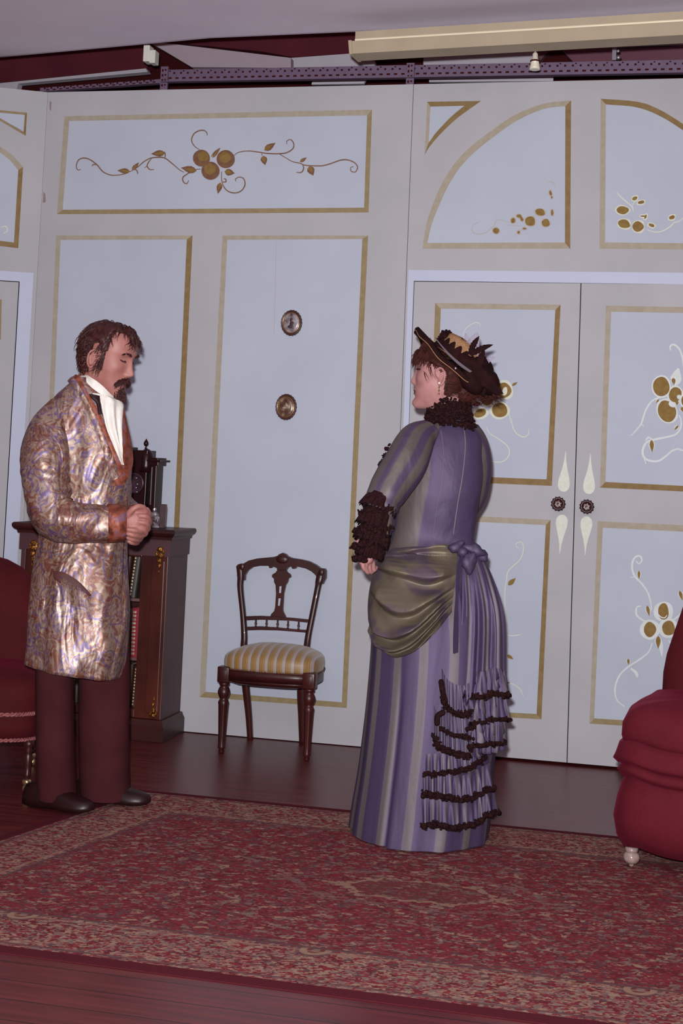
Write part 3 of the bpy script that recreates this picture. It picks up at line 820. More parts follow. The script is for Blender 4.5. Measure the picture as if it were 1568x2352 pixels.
    L.new(n2.outputs[0], bp.inputs['Height']); L.new(bp.outputs[0], b.inputs['Normal'])
    return m
RUG_D = 1.775
RC = [Vector((-.446, -1.153, 0)), Vector((2.55, -1.157, 0)), Vector((2.55, -2.938, 0)), Vector((-.826, -2.922, 0))]
mb = MB()
nu, nv = 60, 40
for top in (1,):
    rows, uv = [], []
    for j in range(nv + 1):
        t = j / nv
        a_, b_ = RC[3].lerp(RC[0], t), RC[2].lerp(RC[1], t)
        row = []
        for i in range(nu + 1):
            s = i / nu
            p = a_.lerp(b_, s)
            h = .0046 + .0012 * nz((p.x * 2, p.y * 2, 0)) + .0006 * nz((p.x * 7, p.y * 7, 3))
            if i in (0, nu) or j in (0, nv): h = .0025
            row.append(Vector((p.x, p.y, h))); uv.append(((b_ - a_).length * s, t * RUG_D))
        rows.append(row)
    mb.grid(rows, uv)
    lo = [[Vector((p.x, p.y, .0005)) for p in r][::-1] for r in rows]
    mb.grid(lo)
    ring = rows[0] + [r[-1] for r in rows[1:]] + rows[-1][-2::-1] + [r[0] for r in rows[-2:0:-1]]
    ruv = uv[:nu + 1] + [uv[(j + 1) * (nu + 1) - 1] for j in range(1, nv + 1)] + uv[-2:-nu - 2:-1] + [uv[j * (nu + 1)] for j in range(nv - 1, 0, -1)]
    mb.loft([[Vector((p.x, p.y, .0005)) for p in ring], ring], True, (False, False), ruv + ruv)
rug = mb.obj('persian_rug', rug_material(), loc=(RC[0] + RC[2]) / 2)
tag(rug, 'large patterned red persian rug on the dark stage floor', 'rug')

# ------------------------------------------------------------------ side chair
M_MAHOG = mat('dark_mahogany', (62, 22, 20), .38, spec=.4, col2=(44, 15, 15), scale=6, stretch=(1, 1, .2), coat=.1)
def stripe_mat():
    m, nt, b, L = new_mat('striped_seat_satin')
    uv = nt.nodes.new('ShaderNodeUVMap')
    sx = nt.nodes.new('ShaderNodeSeparateXYZ'); L.new(uv.outputs[0], sx.inputs[0])
    mu = nt.nodes.new('ShaderNodeMath'); mu.operation = 'FRACT'; L.new(sx.outputs[0], mu.inputs[0])
    r = nt.nodes.new('ShaderNodeValToRGB'); cr = r.color_ramp; cr.interpolation = 'CONSTANT'
    st = [(0, (134, 102, 54)), (.34, (112, 84, 46)), (.36, (144, 112, 62)), (.58, (116, 96, 76)), (.61, (150, 136, 132)), (.74, (132, 114, 106)), (.77, (156, 142, 138)), (.94, (116, 92, 64))]
    while len(cr.elements) < len(st): cr.elements.new(.5)
    for e, (p, c) in zip(cr.elements, st): e.position = p; e.color = lin(c)
    L.new(mu.outputs[0], r.inputs[0]); L.new(r.outputs[0], b.inputs['Base Color'])
    b.inputs['Roughness'].default_value = .5; b.inputs['Sheen Weight'].default_value = .2
    return m
ch = thing('side_chair', (-.225, -.20, 0), 'small dark mahogany side chair with gold striped seat before the middle flat', 'chair')
CY_F, CY_B = -.375, -.075
zs = .305                                             # bottom of the seat rail
fl, fr = P(508, 1726, y=CY_F), P(704, 1742, y=CY_F)
xl, xr = P(497, 1510, y=CY_F).x + .022, P(731, 1530, y=CY_F).x - .022
xl, xr = fl.x, fr.x
LEG = [(.0, 0), (.010, 0), (.0125, .006), (.011, .018), (.0165, .024), (.0145, .03), (.0155, .06), (.0215, .20), (.0235, .212), (.019, .222), (.0155, .226), (.0215, .236), (.0265, .25), (.0265, .258), (.0215, .272), (.0155, .280), (.0225, .286), (.0225, .292), (.018, .298)]
for x in (xl, xr):
    mb = MB()
    def flute(v_):
        r = math.hypot(v_.x, v_.y)
        if .035 < v_.z < .205 and r > .01:
            k = 1 - .10 * max(0, math.cos(8 * math.atan2(v_.y, v_.x))); return Vector((v_.x * k, v_.y * k, v_.z))
        return v_
    mb.lathe(LEG, (x, CY_F, 0), 40, xf=flute)
    mb.add(*bevel_box((x - .026, CY_F - .026, .297), (x + .026, CY_F + .026, .362), .004))
    mb.add(*bevel_box((x - .017, CY_F - .029, .310), (x + .017, CY_F - .024, .350), .002))
    mb.obj('leg', M_MAHOG, ch)
# back posts: run from the raked rear foot to the rounded top corner
def B_(px, py, y): return P(px, py, y=y)
def post(pts, w0):
    """pts: (px, py, y, half width)"""
    c = spline([tuple(B_(a_, b_, y)) + (h,) for a_, b_, y, h in pts], 6)
    rings = []
    for p in c:
        h = p[3]; d = .014
        rings.append([Vector((p[0] + sx_ * h, p[1] + sy_ * d, p[2])) for sx_, sy_ in ((-1, -.6), (-.6, -1), (.6, -1), (1, -.6), (1, .6), (.6, 1), (-.6, 1), (-1, .6))])
    return rings
for pts in ([(575, 1702, -.025, .012), (571, 1640, -.05, .014), (563, 1560, -.085, .016), (560, 1490, -.095, .014), (561, 1460, -.095, .013), (558, 1410, -.085, .012), (552, 1350, -.07, .0125), (553, 1325, -.06, .0145), (551, 1300, -.055, .016)],
            [(695, 1710, -.025, .014), (694, 1650, -.05, .017), (693, 1570, -.085, .019), (704, 1490, -.095, .014), (708, 1460, -.095, .013), (718, 1410, -.085, .0125), (730, 1350, -.07, .013), (733, 1335, -.06, .016), (738, 1312, -.055, .0165)]):
    mb = MB(); mb.loft(post(pts, 0)); mb.obj('back_post', M_MAHOG, ch)
# crest rail with its small carved peak
def plate(pts_px, y0, thick, mb=None, yf=None):
    mb = mb or MB()
    yv = [yf(q) if yf else y0 for q in pts_px]
    a_ = [P(q[0], q[1], y=yy) for q, yy in zip(pts_px, yv)]
    c = sum(a_, Vector()) / len(a_)
    if sum((a_[i] - c).cross(a_[(i + 1) % len(a_)] - c).y for i in range(len(a_))) > 0: a_ = a_[::-1]
    n = len(a_); bk = [v_ + Vector((0, thick, 0)) for v_ in a_]
    mb.add(a_ + bk, [(i, (i + 1) % n, (i + 1) % n + n, i + n)[::-1] for i in range(n)])
    ti = [list(t) for t in geometry.tessellate_polygon([a_])]
    ti = [t if (a_[t[1]] - a_[t[0]]).cross(a_[t[2]] - a_[t[0]]).y < 0 else t[::-1] for t in ti]
    mb.add(a_, ti); mb.add(bk, [t[::-1] for t in ti])
    return mb
k = Z(460, 1240, 4.522)
crest_t = [(380, 262), (400, 250), (440, 250), (500, 215), (580, 195), (680, 185), (760, 178), (800, 165), (815, 150), (850, 135), (885, 150), (905, 172), (950, 190), (1050, 205), (1130, 225), (1200, 262), (1245, 295), (1290, 300), (1303, 322)]
crest_b = [(1300, 400), (1270, 460), (1215, 420), (1195, 365), (1150, 325), (1090, 295), (1000, 275), (985, 298), (955, 300), (940, 275), (905, 290), (885, 320), (800, 320), (790, 290), (750, 275), (735, 292), (715, 290), (705, 268), (620, 268), (545, 282), (490, 320), (460, 370), (458, 420), (400, 420), (380, 380)]
mb = plate(k(*(crest_t + crest_b)), -.068, .026)
mb.ball(P(*k((850, 205))[0], y=-.068), (.028, .008, .018), 8)
for q in ((430, 280), (1255, 340)): mb.ball(P(*k(q)[0], y=-.068), (.012, .006, .016), 8)
mb.obj('crest_rail', M_MAHOG, ch, smooth=False)
sl = [(800, 310), (885, 310), (900, 335), (935, 362), (940, 388), (915, 400), (905, 440), (885, 470), (865, 560), (860, 640), (855, 720), (858, 745), (885, 800), (880, 812), (720, 805), (735, 770), (765, 740), (775, 700), (785, 560), (780, 470), (765, 440), (762, 400), (742, 385), (745, 360), (780, 340)]
mb = plate(k(*sl), -.068, .014)
pm_ = mb.obj('splat', M_MAHOG, ch, smooth=False)
M_PIERCE = mat('pierced_slot', (176, 178, 194), .8, spec=.1, var=.05)
for q in ([(822, 482), (842, 482), (836, 552), (818, 552)], [(812, 608), (834, 608), (824, 684), (806, 684)]):
    plate(k(*q), -.0700, .001, MB()).obj('slot', M_PIERCE, pm_, smooth=False)
for t_, b_ in (([(475, 795), (620, 790), (800, 800), (960, 812), (1115, 828)], [(1110, 858), (960, 840), (800, 832), (620, 828), (475, 835)]), ([(478, 905), (620, 900), (800, 912), (960, 928), (1100, 938)], [(1095, 962), (960, 950), (800, 938), (620, 934), (480, 938)])):
    mb = plate(k(*(t_ + b_)), -.088, .018); mb.obj('lower_rail', M_MAHOG, ch, smooth=False)
for qx, y0, y1 in ((574, 830, 905), (686, 832, 908), (800, 835, 915), (908, 842, 925), (1018, 850, 935)):
    p0, p1 = P(*k((qx, y1))[0], y=-.08), P(*k((qx, y0))[0], y=-.08)
    hh = p1.z - p0.z
    mb = MB(); mb.lathe([(.0035, 0), (.005, hh * .15), (.0035, hh * .25), (.0062, hh * .5), (.0035, hh * .75), (.005, hh * .85), (.0035, hh)], p0, 12); mb.obj('spindle', M_MAHOG, ch)
# seat frame and upholstery
cx = (xl + xr) / 2; hw = (xr - xl) / 2 + .020
def seat_outline(k_=1.0, n=64):
    out = []
    for i in range(n):
        a_ = 2 * math.pi * i / n
        c, s = math.cos(a_), math.sin(a_)
        x = abs(c) ** (2 / 5.0) * (1 if c > 0 else -1); y = abs(s) ** (2 / 5.0) * (1 if s > 0 else -1)
        wd = hw * (1 if y < 0 else 1 - .14 * y)
        bow = -.016 * (1 - x * x) if y < 0 else 0
        out.append(Vector((cx + x * wd * k_, (CY_F + CY_B) / 2 - .008 + y * .158 * k_ + bow * max(0, -y), 0)))
    return out
o_ = seat_outline()
mb = MB()
mb.loft([[p + UP * .312 for p in seat_outline(.97)], [p + UP * .309 for p in o_], [p + UP * .350 for p in o_], [p + UP * .352 for p in seat_outline(.97)]])
mb.loft([[Vector((p.x, p.y - .004, p.z + zz)) for p in ring] for ring, zz in ((seat_outline(.78), .288), (seat_outline(.93), .300), (seat_outline(.95), .312))])
mb.obj('seat_frame', M_MAHOG, ch)
mb = MB(); uv = []
rings = []
prof = [(1.0, .352), (1.012, .365), (1.016, .385), (1.0, .402), (.95, .414), (.86, .424), (.72, .436), (.52, .446), (.3, .452), (.1, .454), (.01, .454)]
for s_, z_ in prof:
    r = [p + UP * z_ for p in seat_outline(s_)]
    rings.append(r)
    uv += [((p.x - cx) / (hw * 2) * 11.0 + .5 + .2, z_) for p in r]
mb.loft(rings, uv=uv); seat = mb.obj('seat_cushion', stripe_mat(), ch)
mb = MB()
oo = seat_outline(1.012, 220)
for i, p in enumerate(oo):
    if p.y < -.1: mb.ball(p + UP * .3535, .0038, 4)
t_ = mb.obj('nail_trim', mat('gimp_nails', (98, 62, 48), .5, metal=.3, var=.2), seat); t_['kind'] = 'stuff'

# ------------------------------------------------------------------ bookcase
BYF = -.255
SH = [P(300, 1628, y=BYF).z, P(300, 1512, y=BYF).z, P(310, 1376, y=BYF).z]
M_WALN = mat('walnut_veneer', (82, 35, 25), .35, spec=.4, col2=(54, 21, 17), scale=9, stretch=(1, 1, .35), coat=.15)
M_WALND = mat('dark_walnut', (58, 22, 20), .4, spec=.4, col2=(44, 16, 16), scale=6)
M_SIDE = mat('ebonised_side', (74, 46, 50), .5, spec=.4, var=.15, scale=5)
M_ORM = mat('ormolu_gilt', (176, 120, 52), .3, metal=.8, col2=(110, 66, 34), scale=60, bump=.8, bscale=120)
BX0, BX1, BYF, BT = -1.40, -.700, -.255, .915
bc = thing('bookcase', ((BX0 + BX1) / 2, -.13, 0), 'low dark walnut bookcase with gilt mounts behind the man', 'bookcase')
mb = MB()
mb.add(*bevel_box((BX0, -.012, .08), (BX1, -.004, .85), .001)); mb.obj('back_panel', M_WALND, bc, smooth=False)
for x in (BX0, BX1 - .022):
    mb = MB(); mb.add(*bevel_box((x, BYF, .08), (x + .022, -.004, .87), .002)); mb.obj('side_panel', M_SIDE, bc, smooth=False)
mb = MB()
for x0, x1 in ((BX0 + .023, BX0 + .125), (BX1 - .125, BX1 - .001)):
    mb.add(*bevel_box((x0, BYF - .003, .0935), (x1, BYF + .02, .868), .003))
    mb.add(*bevel_box((x0 + (.012 if x0 < -1.2 else .052), BYF - .012, .12), (x1 - (.052 if x0 < -1.2 else .012), BYF, .78), .004))
mb.add(*bevel_box((BX0 + .124, BYF - .001, .79), (BX1 - .124, BYF + .019, .868), .003))
mb.add(*bevel_box((BX0 + .124, BYF - .001, .094), (BX1 - .124, BYF + .019, SH[0] - .001), .003))
mb.add(*bevel_box((BX0 + .024, BYF + .02, SH[0] - .014), (BX1 - .024, -.012, SH[0]), .002))
mb.obj('front_frame', M_WALN, bc, smooth=False)
SECT = [(.0, .0), (.016, .0), (.018, .012), (.030, .020), (.036, .030), (.036, .040), (.030, .046), (0, .046)]
def cornice(mb, sec, z0):
    path = [(BX0, -.002, -1, 0), (BX0, BYF, -1, -1), (BX1, BYF, 1, -1), (BX1, -.002, 1, 0)]
    rings = [[Vector((x + ox * s, y + oy * s, z0 + h)) for s, h in sec] for x, y, ox, oy in path]
    mb.loft(rings)
    mb.box((BX0, BYF, z0 + sec[-1][1] - .02), (BX1, -.004, z0 + sec[-1][1]))
mb = MB(); cornice(mb, SECT, .870); mb.obj('cornice', M_WALND, bc, smooth=False)
mb = MB(); cornice(mb, [(0, 0), (.022, 0), (.022, .065), (.014, .078), (.010, .09), (0, .092)], .001); mb.obj('plinth', M_WALND, bc, smooth=False)
mb = MB(); cornice(mb, [(0, 0), (.008, .0), (.008, .072), (0, .072)], .798); mb.obj('frieze', M_SIDE, bc, smooth=False)
for z_ in SH[1:]:
    mb = MB(); mb.add(*bevel_box((BX0 + .024, BYF + .03, z_ - .014), (BX1 - .024, -.012, z_), .002)); mb.obj('shelf', mat('shelf_edge', (104, 74, 74), .5, var=.1) if z_ == SH[1] else bpy.data.materials['shelf_edge'], bc, smooth=False)
def mount(pts, seed):
    mb = MB(); r_ = random.Random(seed)
    for px, py, rx, rz in pts:
        c = P(px, py, y=BYF - .014)
        mb.ball(c, (rx, .007, rz), 7)
    return mb
for xo in (0, -.60):
    for pts in ([(368, 1262, .013, .012), (368, 1275, .016, .012), (366, 1288, .012, .014), (366, 1300, .007, .012), (365, 1314, .004, .010), (360, 1270, .005, .016), (375, 1270, .005, .016)],
                [(354, 1604, .005, .010), (352, 1618, .006, .010), (352, 1632, .011, .012), (351, 1644, .014, .010), (345, 1640, .005, .010), (358, 1640, .005, .012)]):
        mb = mount(pts, 1)
        for v_ in mb.v: v_.x += xo
        o = mb.obj('gilt_mount', M_ORM, bc); o['label'] = 'gilt metal mount'
M_GILT = mat('gilt_tooling', (186, 170, 140), .35, metal=.4, col2=(120, 104, 84), scale=90)
M_PAGES = mat('book_pages', (190, 176, 150), .8, var=.1)
def book(x, z, wd, h, cover, tilt, label, gilt=True, group='books in the dark walnut bookcase'):
    base = Vector((x, BYF + .045, z + .0008))
    t = thing('book', base, label, 'book', group)
    Mt = Matrix.Translation(base) @ Matrix.Rotation(tilt, 4, 'Y')
    mb = MB(); d = .13
    sp = [Vector((wd / 2 * math.cos(a_), -.012 * math.sin(a_), 0)) for a_ in [math.pi * i / 8 for i in range(9)]]
    out = sp + [Vector((-wd / 2, d, 0)), Vector((-wd / 2 + .002, d, 0)), Vector((-wd / 2 + .002, .002, 0)), Vector((wd / 2 - .002, .002, 0)), Vector((wd / 2 - .002, d, 0)), Vector((wd / 2, d, 0))]
    sh = wd / 2 * abs(math.sin(tilt))
    mb.loft([[Mt @ (p + UP * (z_ + sh)) for p in out] for z_ in (0, h)]); mb.obj('cover', cover, t, smooth=False)
    mb = MB(); mb.box((-wd / 2 + .0025, .0035, .004 + sh), (wd / 2 - .0025, d - .004, h - .004 + sh), Mt); mb.obj('pages', M_PAGES, t, smooth=False)
    if gilt:
        mb = MB(); nb = 12
        for i in range(nb):
            z0 = h * (.05 + .92 * i / nb)
            ring = []
            for zz, k_ in ((z0, 1.06), (z0 + h * .045, 1.06)):
                ring.append([Mt @ Vector((q.x * .5 - wd * .22, q.y * k_ - .0006, zz + sh)) for q in sp])
            mb.loft(ring, closed=False)
        o = mb.obj('spine_tooling', M_GILT, t, smooth=False)
    return t
C_GREEN, C_BROWN, C_RED, C_PINKRED = mat('green_leather', (56, 50, 46), .45, var=.15, scale=30), mat('brown_leather', (66, 34, 30), .45, var=.15, scale=30), mat('red_cloth', (138, 26, 48), .7, var=.15, scale=30), mat('maroon_cloth', (104, 22, 36), .7, var=.15, scale=30)
def bx(px, py): return P(px, py, y=BYF + .04).x
z2, z1, z0 = SH[2], SH[1], SH[0]
book(bx(303, 1372), z2, .034, .19, C_GREEN, .10, 'dark green book leaning with gilt spine, rightmost on the top shelf')
book(bx(284, 1372), z2, .036, .185, C_BROWN, .06, 'brown book with gilt spine second from right on the top shelf')
book(bx(312, 1508), z1, .058, .215, C_RED, .0, 'wide red cloth book on the middle shelf of the bookcase')
book(bx(289, 1508), z1, .026, .21, C_GREEN, .03, 'dark green gilt book left of the wide red book')
book(bx(323, 1625), z0, .024, .165, C_BROWN, .04, 'brown book rightmost on the bottom shelf of the bookcase')
book(bx(308, 1625), z0, .028, .18, C_GREEN, .04, 'dark green book second from right on the bottom shelf')
book(bx(292, 1625), z0, .028, .185, C_BROWN, .04, 'brown book third from right on the bottom shelf')
book(bx(276, 1625), z0, .028, .18, C_GREEN, .03, 'dark green book fourth from right on the bottom shelf')
book(bx(170, 1625), z0, .030, .185, C_GREEN, .02, 'dark green book seen between the legs of the man')

# ------------------------------------------------------------------ mantel clock, crystal jar and tumbler on the bookcase
M_SLATE = mat('polished_black_slate', (36, 12, 14), .3, spec=.25, var=.2, scale=20)
M_BRASSD = mat('dark_bronze', (96, 70, 84), .3, metal=.7, var=.3, scale=60)
YC = -.125
zt = .9165
def cb(px0, px1, py0, py1, y0, y1, b=.002, base=None):
    a_, c = P(px0, py1, y=YC), P(px1, py0, y=YC)
    return bevel_box((a_.x, y0, a_.z if base is None else base), (c.x, y1, c.z), b)
ck = thing('mantel_clock', (P(335, 1195, y=YC).x, YC, zt), 'black mantel clock with domed top and finial on the bookcase', 'clock')
mb = MB(); mb.add(*cb(278, 347, 1035, 1195, -.17, -.06, base=zt)); mb.add(*cb(272, 304, 1027, 1036, -.175, -.055)); mb.obj('case', M_SLATE, ck, smooth=False)
mb = MB(); mb.add(*cb(346, 366, 1062, 1195, -.16, -.07, base=zt)); mb.add(*cb(340, 378, 1057, 1060, -.175, -.05, .001)); mb.add(*cb(340, 370, 1052, 1057, -.17, -.055, .001)); mb.add(*cb(343, 371, 1061, 1069, -.168, -.06)); mb.add(*cb(349, 357, 1072, 1160, -.166, -.15)); mb.obj('column', M_SLATE, ck, smooth=False)
dc = P(335, 1075, y=YC - .02); r_ = .033
mb = MB(); mb.lathe([(r_ * 1.02, -.02), (r_ * 1.03, .01), (r_, .03), (r_ * .96, .05), (r_ * .8, .068), (r_ * .5, .081), (r_ * .2, .086), (.001, .087)], dc, 28); mb.obj('dome', M_SLATE, ck)
ft = P(335, 1029, y=YC - .02)
mb = MB(); mb.lathe([(.006, -.004), (.006, 0), (.003, .004), (.003, .008), (.009, .012), (.0115, .02), (.009, .029), (.004, .036), (.0008, .043)], ft, 16); mb.obj('finial', M_SLATE, ck)
dl = P(308, 1110, y=-.172)
mb = MB(); mb.lathe([(.045, 0), (.047, .004), (.043, .007), (.039, .004), (.0, .003)], dl, 32, axis=(0, -1, 0)); d_ = mb.obj('dial', M_BRASSD, ck)
for q in ((313, 1098), (315, 1112), (312, 1120), (314, 1130)): MB().ball(P(*q, y=-.1785), (.004, .0015, .003), 5).obj('dial_glint', M_STEEL, d_)  # small steel beads added as bright glints on the dial
M_CRYS = mat('cut_crystal', (222, 214, 220), .08, metal=.75, spec=.8, col2=(60, 30, 34), scale=55)
M_GLASS = mat('smoky_glass', (150, 128, 132), .05, spec=.8, trans=.75, var=.1)
jp = P(354, 1200, y=-.19)
jar = thing('crystal_jar', (jp.x, -.19, zt), 'sparkling cut crystal jar beside the clock on the bookcase', 'jar')
def facet(v_):
    an = math.atan2(v_.y, v_.x); r = math.hypot(v_.x, v_.y)
    k_ = 1 + .12 * math.cos(9 * an + v_.z * 300); return Vector((v_.x * k_, v_.y * k_, v_.z))
mb = MB(); mb.lathe([(.016, .0), (.022, .003), (.019, .010), (.023, .02), (.021, .03), (.0225, .042), (.018, .052), (.017, .056)], (jp.x, -.19, zt), 36, xf=facet); mb.obj('body', M_CRYS, jar, smooth=False)
mb = MB(); mb.lathe([(.018, .056), (.019, .06), (.014, .068), (.006, .073), (.009, .079), (.007, .086), (.001, .09)], (jp.x, -.19, zt), 24, xf=facet); mb.obj('lid', M_CRYS, jar, smooth=False)
gp = P(374, 1194, y=-.15)
gl = MB(); hg = P(374, 1158, y=-.15).z - zt
gl.loft([[Vector((gp.x + sx_ * w_, -.15 + sy_ * w_, zt + z_)) for sx_, sy_ in ((-1, -.6), (-.6, -1), (.6, -1), (1, -.6), (1, .6), (.6, 1), (-.6, 1), (-1, .6))] for w_, z_ in ((.011, .0005), (.0145, .004), (.016, hg * .8), (.0135, hg - .002), (.011, hg), (.010, hg - .003), (.0095, .012), (.004, .010))])
tag(gl.obj('glass_tumbler', M_GLASS, smooth=False, loc=(gp.x, -.15, zt)), 'small smoky glass tumbler right of the crystal jar', 'glass')

# ------------------------------------------------------------------ two oval miniatures
def miniature_mat(name, cols, sc):
    m, nt, b, L = new_mat(name)
    tc = nt.nodes.new('ShaderNodeTexCoord')
    n = nt.nodes.new('ShaderNodeTexNoise'); n.inputs['Scale'].default_value = sc; n.inputs['Detail'].default_value = 3
    L.new(tc.outputs['Object'], n.inputs['Vector'])
    r = nt.nodes.new('ShaderNodeValToRGB'); cr = r.color_ramp
    for i, c in enumerate(cols):
        e = cr.elements[i] if i < 2 else cr.elements.new(.5)
    for e, (p, c) in zip(cr.elements, cols): e.position = p; e.color = lin(c)
    L.new(n.outputs[0], r.inputs[0]); L.new(r.outputs[0], b.inputs['Base Color'])
    b.inputs['Roughness'].default_value = .25; b.inputs['Coat Weight'].default_value = .4
    return m
M_OVALF = mat('carved_dark_frame', (74, 36, 28), .35, col2=(46, 20, 18), scale=80)
M_BRASS = mat('polished_brass', (206, 170, 128), .25, metal=.85, var=.15, scale=30)
for (px, py), cols, lab, seed in (((670, 742), [(.3, (70, 52, 56)), (.48, (132, 122, 128)), (.62, (158, 150, 160)), (.8, (92, 66, 60))], 'oval framed grey miniature, the upper of two on the flat', 1), ((657.5, 935), [(.3, (58, 32, 28)), (.5, (96, 70, 56)), (.66, (150, 132, 114)), (.8, (74, 46, 40))], 'oval framed brown miniature, the lower of two on the flat', 2)):
    c = P(px, py, y=0)
    ov = thing('oval_miniature', (c.x, -.001, c.z), lab, 'picture', 'oval miniatures on the middle flat')
    A_r, B_r = .0495, .0595
    def oval(s, y, scal=0.0, n=72):
        return [Vector((c.x + math.cos(a_) * A_r * s * (1 + scal * math.cos(22 * a_)), -.001 - y, c.z + math.sin(a_) * B_r * s * (1 + scal * math.cos(22 * a_)))) for a_ in [2 * math.pi * i / n for i in range(n)]]
    mb = MB(); mb.loft([oval(.96, 0, .015), oval(1.0, .003, .02), oval(.97, .011, .02), oval(.90, .014, .01), oval(.80, .010), oval(.78, .004)][::-1]); mb.obj('frame', M_OVALF, ov)
    mb = MB(); mb.loft([oval(.81, .008), oval(.79, .0125), oval(.76, .0125), oval(.74, .0085)][::-1], cap=(False, False)); mb.obj('inner_rim', M_BRASS, ov)
    mb = MB(); mb.loft([oval(.77, .006), oval(.76, .0072), oval(.5, .009), oval(.05, .0095)][::-1]); pic = mb.obj('picture', miniature_mat('miniature_' + str(seed), cols, 30 + 7 * seed), ov)
    fg = MB()
    if seed == 1:
        for dx, dz, rx, rz in ((.0, .012, .007, .011), (.003, -.006, .011, .014), (-.002, -.018, .015, .008)): fg.ball((c.x + dx, -.0105, c.z + dz), (rx, .0012, rz), 7)
        fg.obj('painted_figure', mat('dark_figure_paint', (54, 36, 44), .4, var=.1), pic)
    else:
        for dx, dz, rx, rz in ((.003, .008, .006, .007), (.001, .014, .003, .006), (.012, .0, .008, .009), (-.008, -.004, .008, .005)): fg.ball((c.x + dx, -.0105, c.z + dz), (rx, .0012, rz), 7)
        fg.obj('painted_figure', mat('pale_figure_paint', (158, 140, 118), .4, var=.25, scale=80), pic)

# ------------------------------------------------------------------ velvet chairs
def velvet(name, col, col2, sh=.4):
    m = mat(name, col, .75, spec=.1, col2=col2, scale=5, sheen=sh, bump=.15, bscale=90)
    b = m.node_tree.nodes['Principled BSDF']
    b.inputs['Sheen Tint'].default_value = lin((170, 40, 80)); b.inputs['Sheen Roughness'].default_value = .4
    return m
M_VELV = velvet('maroon_velvet', (92, 25, 36), (78, 19, 29), .2)
M_VELV2 = velvet('dark_red_velvet', (74, 20, 24), (62, 15, 19), .15)
M_GIMP = mat('pink_gimp_braid', (150, 84, 84), .7, col2=(96, 44, 46), scale=140)
def sup(c, e1, e2, a_, b_, ex=4.0, n=72, f=None):
    out = []
    for i in range(n):
        t = 2 * math.pi * i / n
        cc, ss = math.cos(t), math.sin(t)
        x = abs(cc) ** (2 / ex) * (1 if cc > 0 else -1); y = abs(ss) ** (2 / ex) * (1 if ss > 0 else -1)
        p = c + e1 * (x * a_) + e2 * (y * b_)
        out.append(p if f is None else f(p, x, y, t))
    return out
def sblock(mb, c, e1, e2, prof, ex=4.0, f=None, n=72):
    """prof: (z, half width, half depth)"""
    return mb.loft([sup(Vector((c.x, c.y, z_)), e1, e2, a_, b_, ex, n, f) for z_, a_, b_ in prof])
CASTER = [(.0, 0), (.006, 0), (.012, .004), (.014, .012), (.012, .02), (.007, .024)]
def caster(mb, p):
    mb.ball((p.x, p.y, .0165), (.016, .010, .016), 8)
    mb.lathe([(.008, .03), (.016, .033), (.017, .045), (.013, .05)], (p.x, p.y, 0), 16)

# right hand chair: deep-buttoned low chair on glass-like casters
E1 = (RH * .90 - FH * .43).normalized(); E2 = (RH * .43 + FH * .90).normalized()
c0 = P(1440, 1996, z=0)
A2, B2 = .34, .31
rc = c0 + E1 * (A2 - .075) + E2 * (B2 - .065)
lo = thing('velvet_armchair', (rc.x, rc.y, 0), 'low maroon velvet chair cut by the right edge of the photo', 'armchair')
def soft(p, x, y, t):
    return p + UP * (.006 * math.sin(5 * t) + .010 * nz(p * 5)) + (E1 * x + E2 * y) * (.012 * nz(p * 6 + Vector((3, 3, 3))))
mb = MB(); sblock(mb, rc, E1, E2, [(.052, A2 - .06, B2 - .06), (.056, A2 - .04, B2 - .04), (.09, A2 - .018, B2 - .018), (.15, A2 - .004, B2 - .004), (.21, A2 - .012, B2 - .012), (.255, A2 - .022, B2 - .022), (.275, A2 - .03, B2 - .03), (.28, A2 - .06, B2 - .06)], 4.5, soft); mb.obj('base', M_VELV, lo)
mb = MB(); sblock(mb, rc, E1, E2, [(.268, A2 - .06, B2 - .06), (.272, A2 - .022, B2 - .022), (.292, A2 - .006, B2 - .006), (.306, A2 - .016, B2 - .016), (.316, A2 - .03, B2 - .03), (.318, A2 - .08, B2 - .08)], 4.5, soft); mb.obj('lower_roll', M_VELV, lo)
mb = MB(); sblock(mb, rc, E1, E2, [(.306, A2 - .07, B2 - .07), (.314, A2 - .008, B2 - .008), (.328, A2 + .006, B2 + .006), (.345, A2 - .002, B2 - .002), (.365, A2 - .010, B2 - .010), (.38, A2 - .016, B2 - .016), (.388, A2 - .06, B2 - .06)], 4.5, soft); mb.obj('upper_roll', M_VELV, lo)
mb = MB(); sblock(mb, rc, E1, E2, [(.374, A2 - .07, B2 - .07), (.378, A2 - .026, B2 - .026), (.40, A2 - .020, B2 - .020), (.44, A2 - .022, B2 - .022), (.475, A2 - .036, B2 - .036), (.497, A2 - .065, B2 - .062), (.508, A2 - .11, B2 - .10), (.518, A2 - .18, B2 - .17), (.522, .05, .05), (.522, .005, .005)], 4.0, soft); mb.obj('seat_cushion', M_VELV, lo)
mb = MB()
bcen = rc + E2 * (B2 - .13)
rows = []
for z_, hw_, th, lean in [(.40, .255, .07, 0), (.50, .262, .08, .0), (.56, .262, .085, .01), (.62, .255, .085, .025), (.70, .235, .085, .05), (.80, .21, .08, .085), (.88, .18, .075, .11), (.94, .13, .06, .13), (.97, .07, .04, .14), (.978, .01, .01, .14)]:
    rows.append(sup(Vector((bcen.x, bcen.y, z_)) + E2 * lean, E1, E2, hw_, th, 2.8, 64))
mb.loft(rows); mb.obj('backrest', M_VELV2, lo)
M_CAST = mat('glassy_white_caster', (160, 138, 132), .15, spec=.7, var=.3, scale=50)
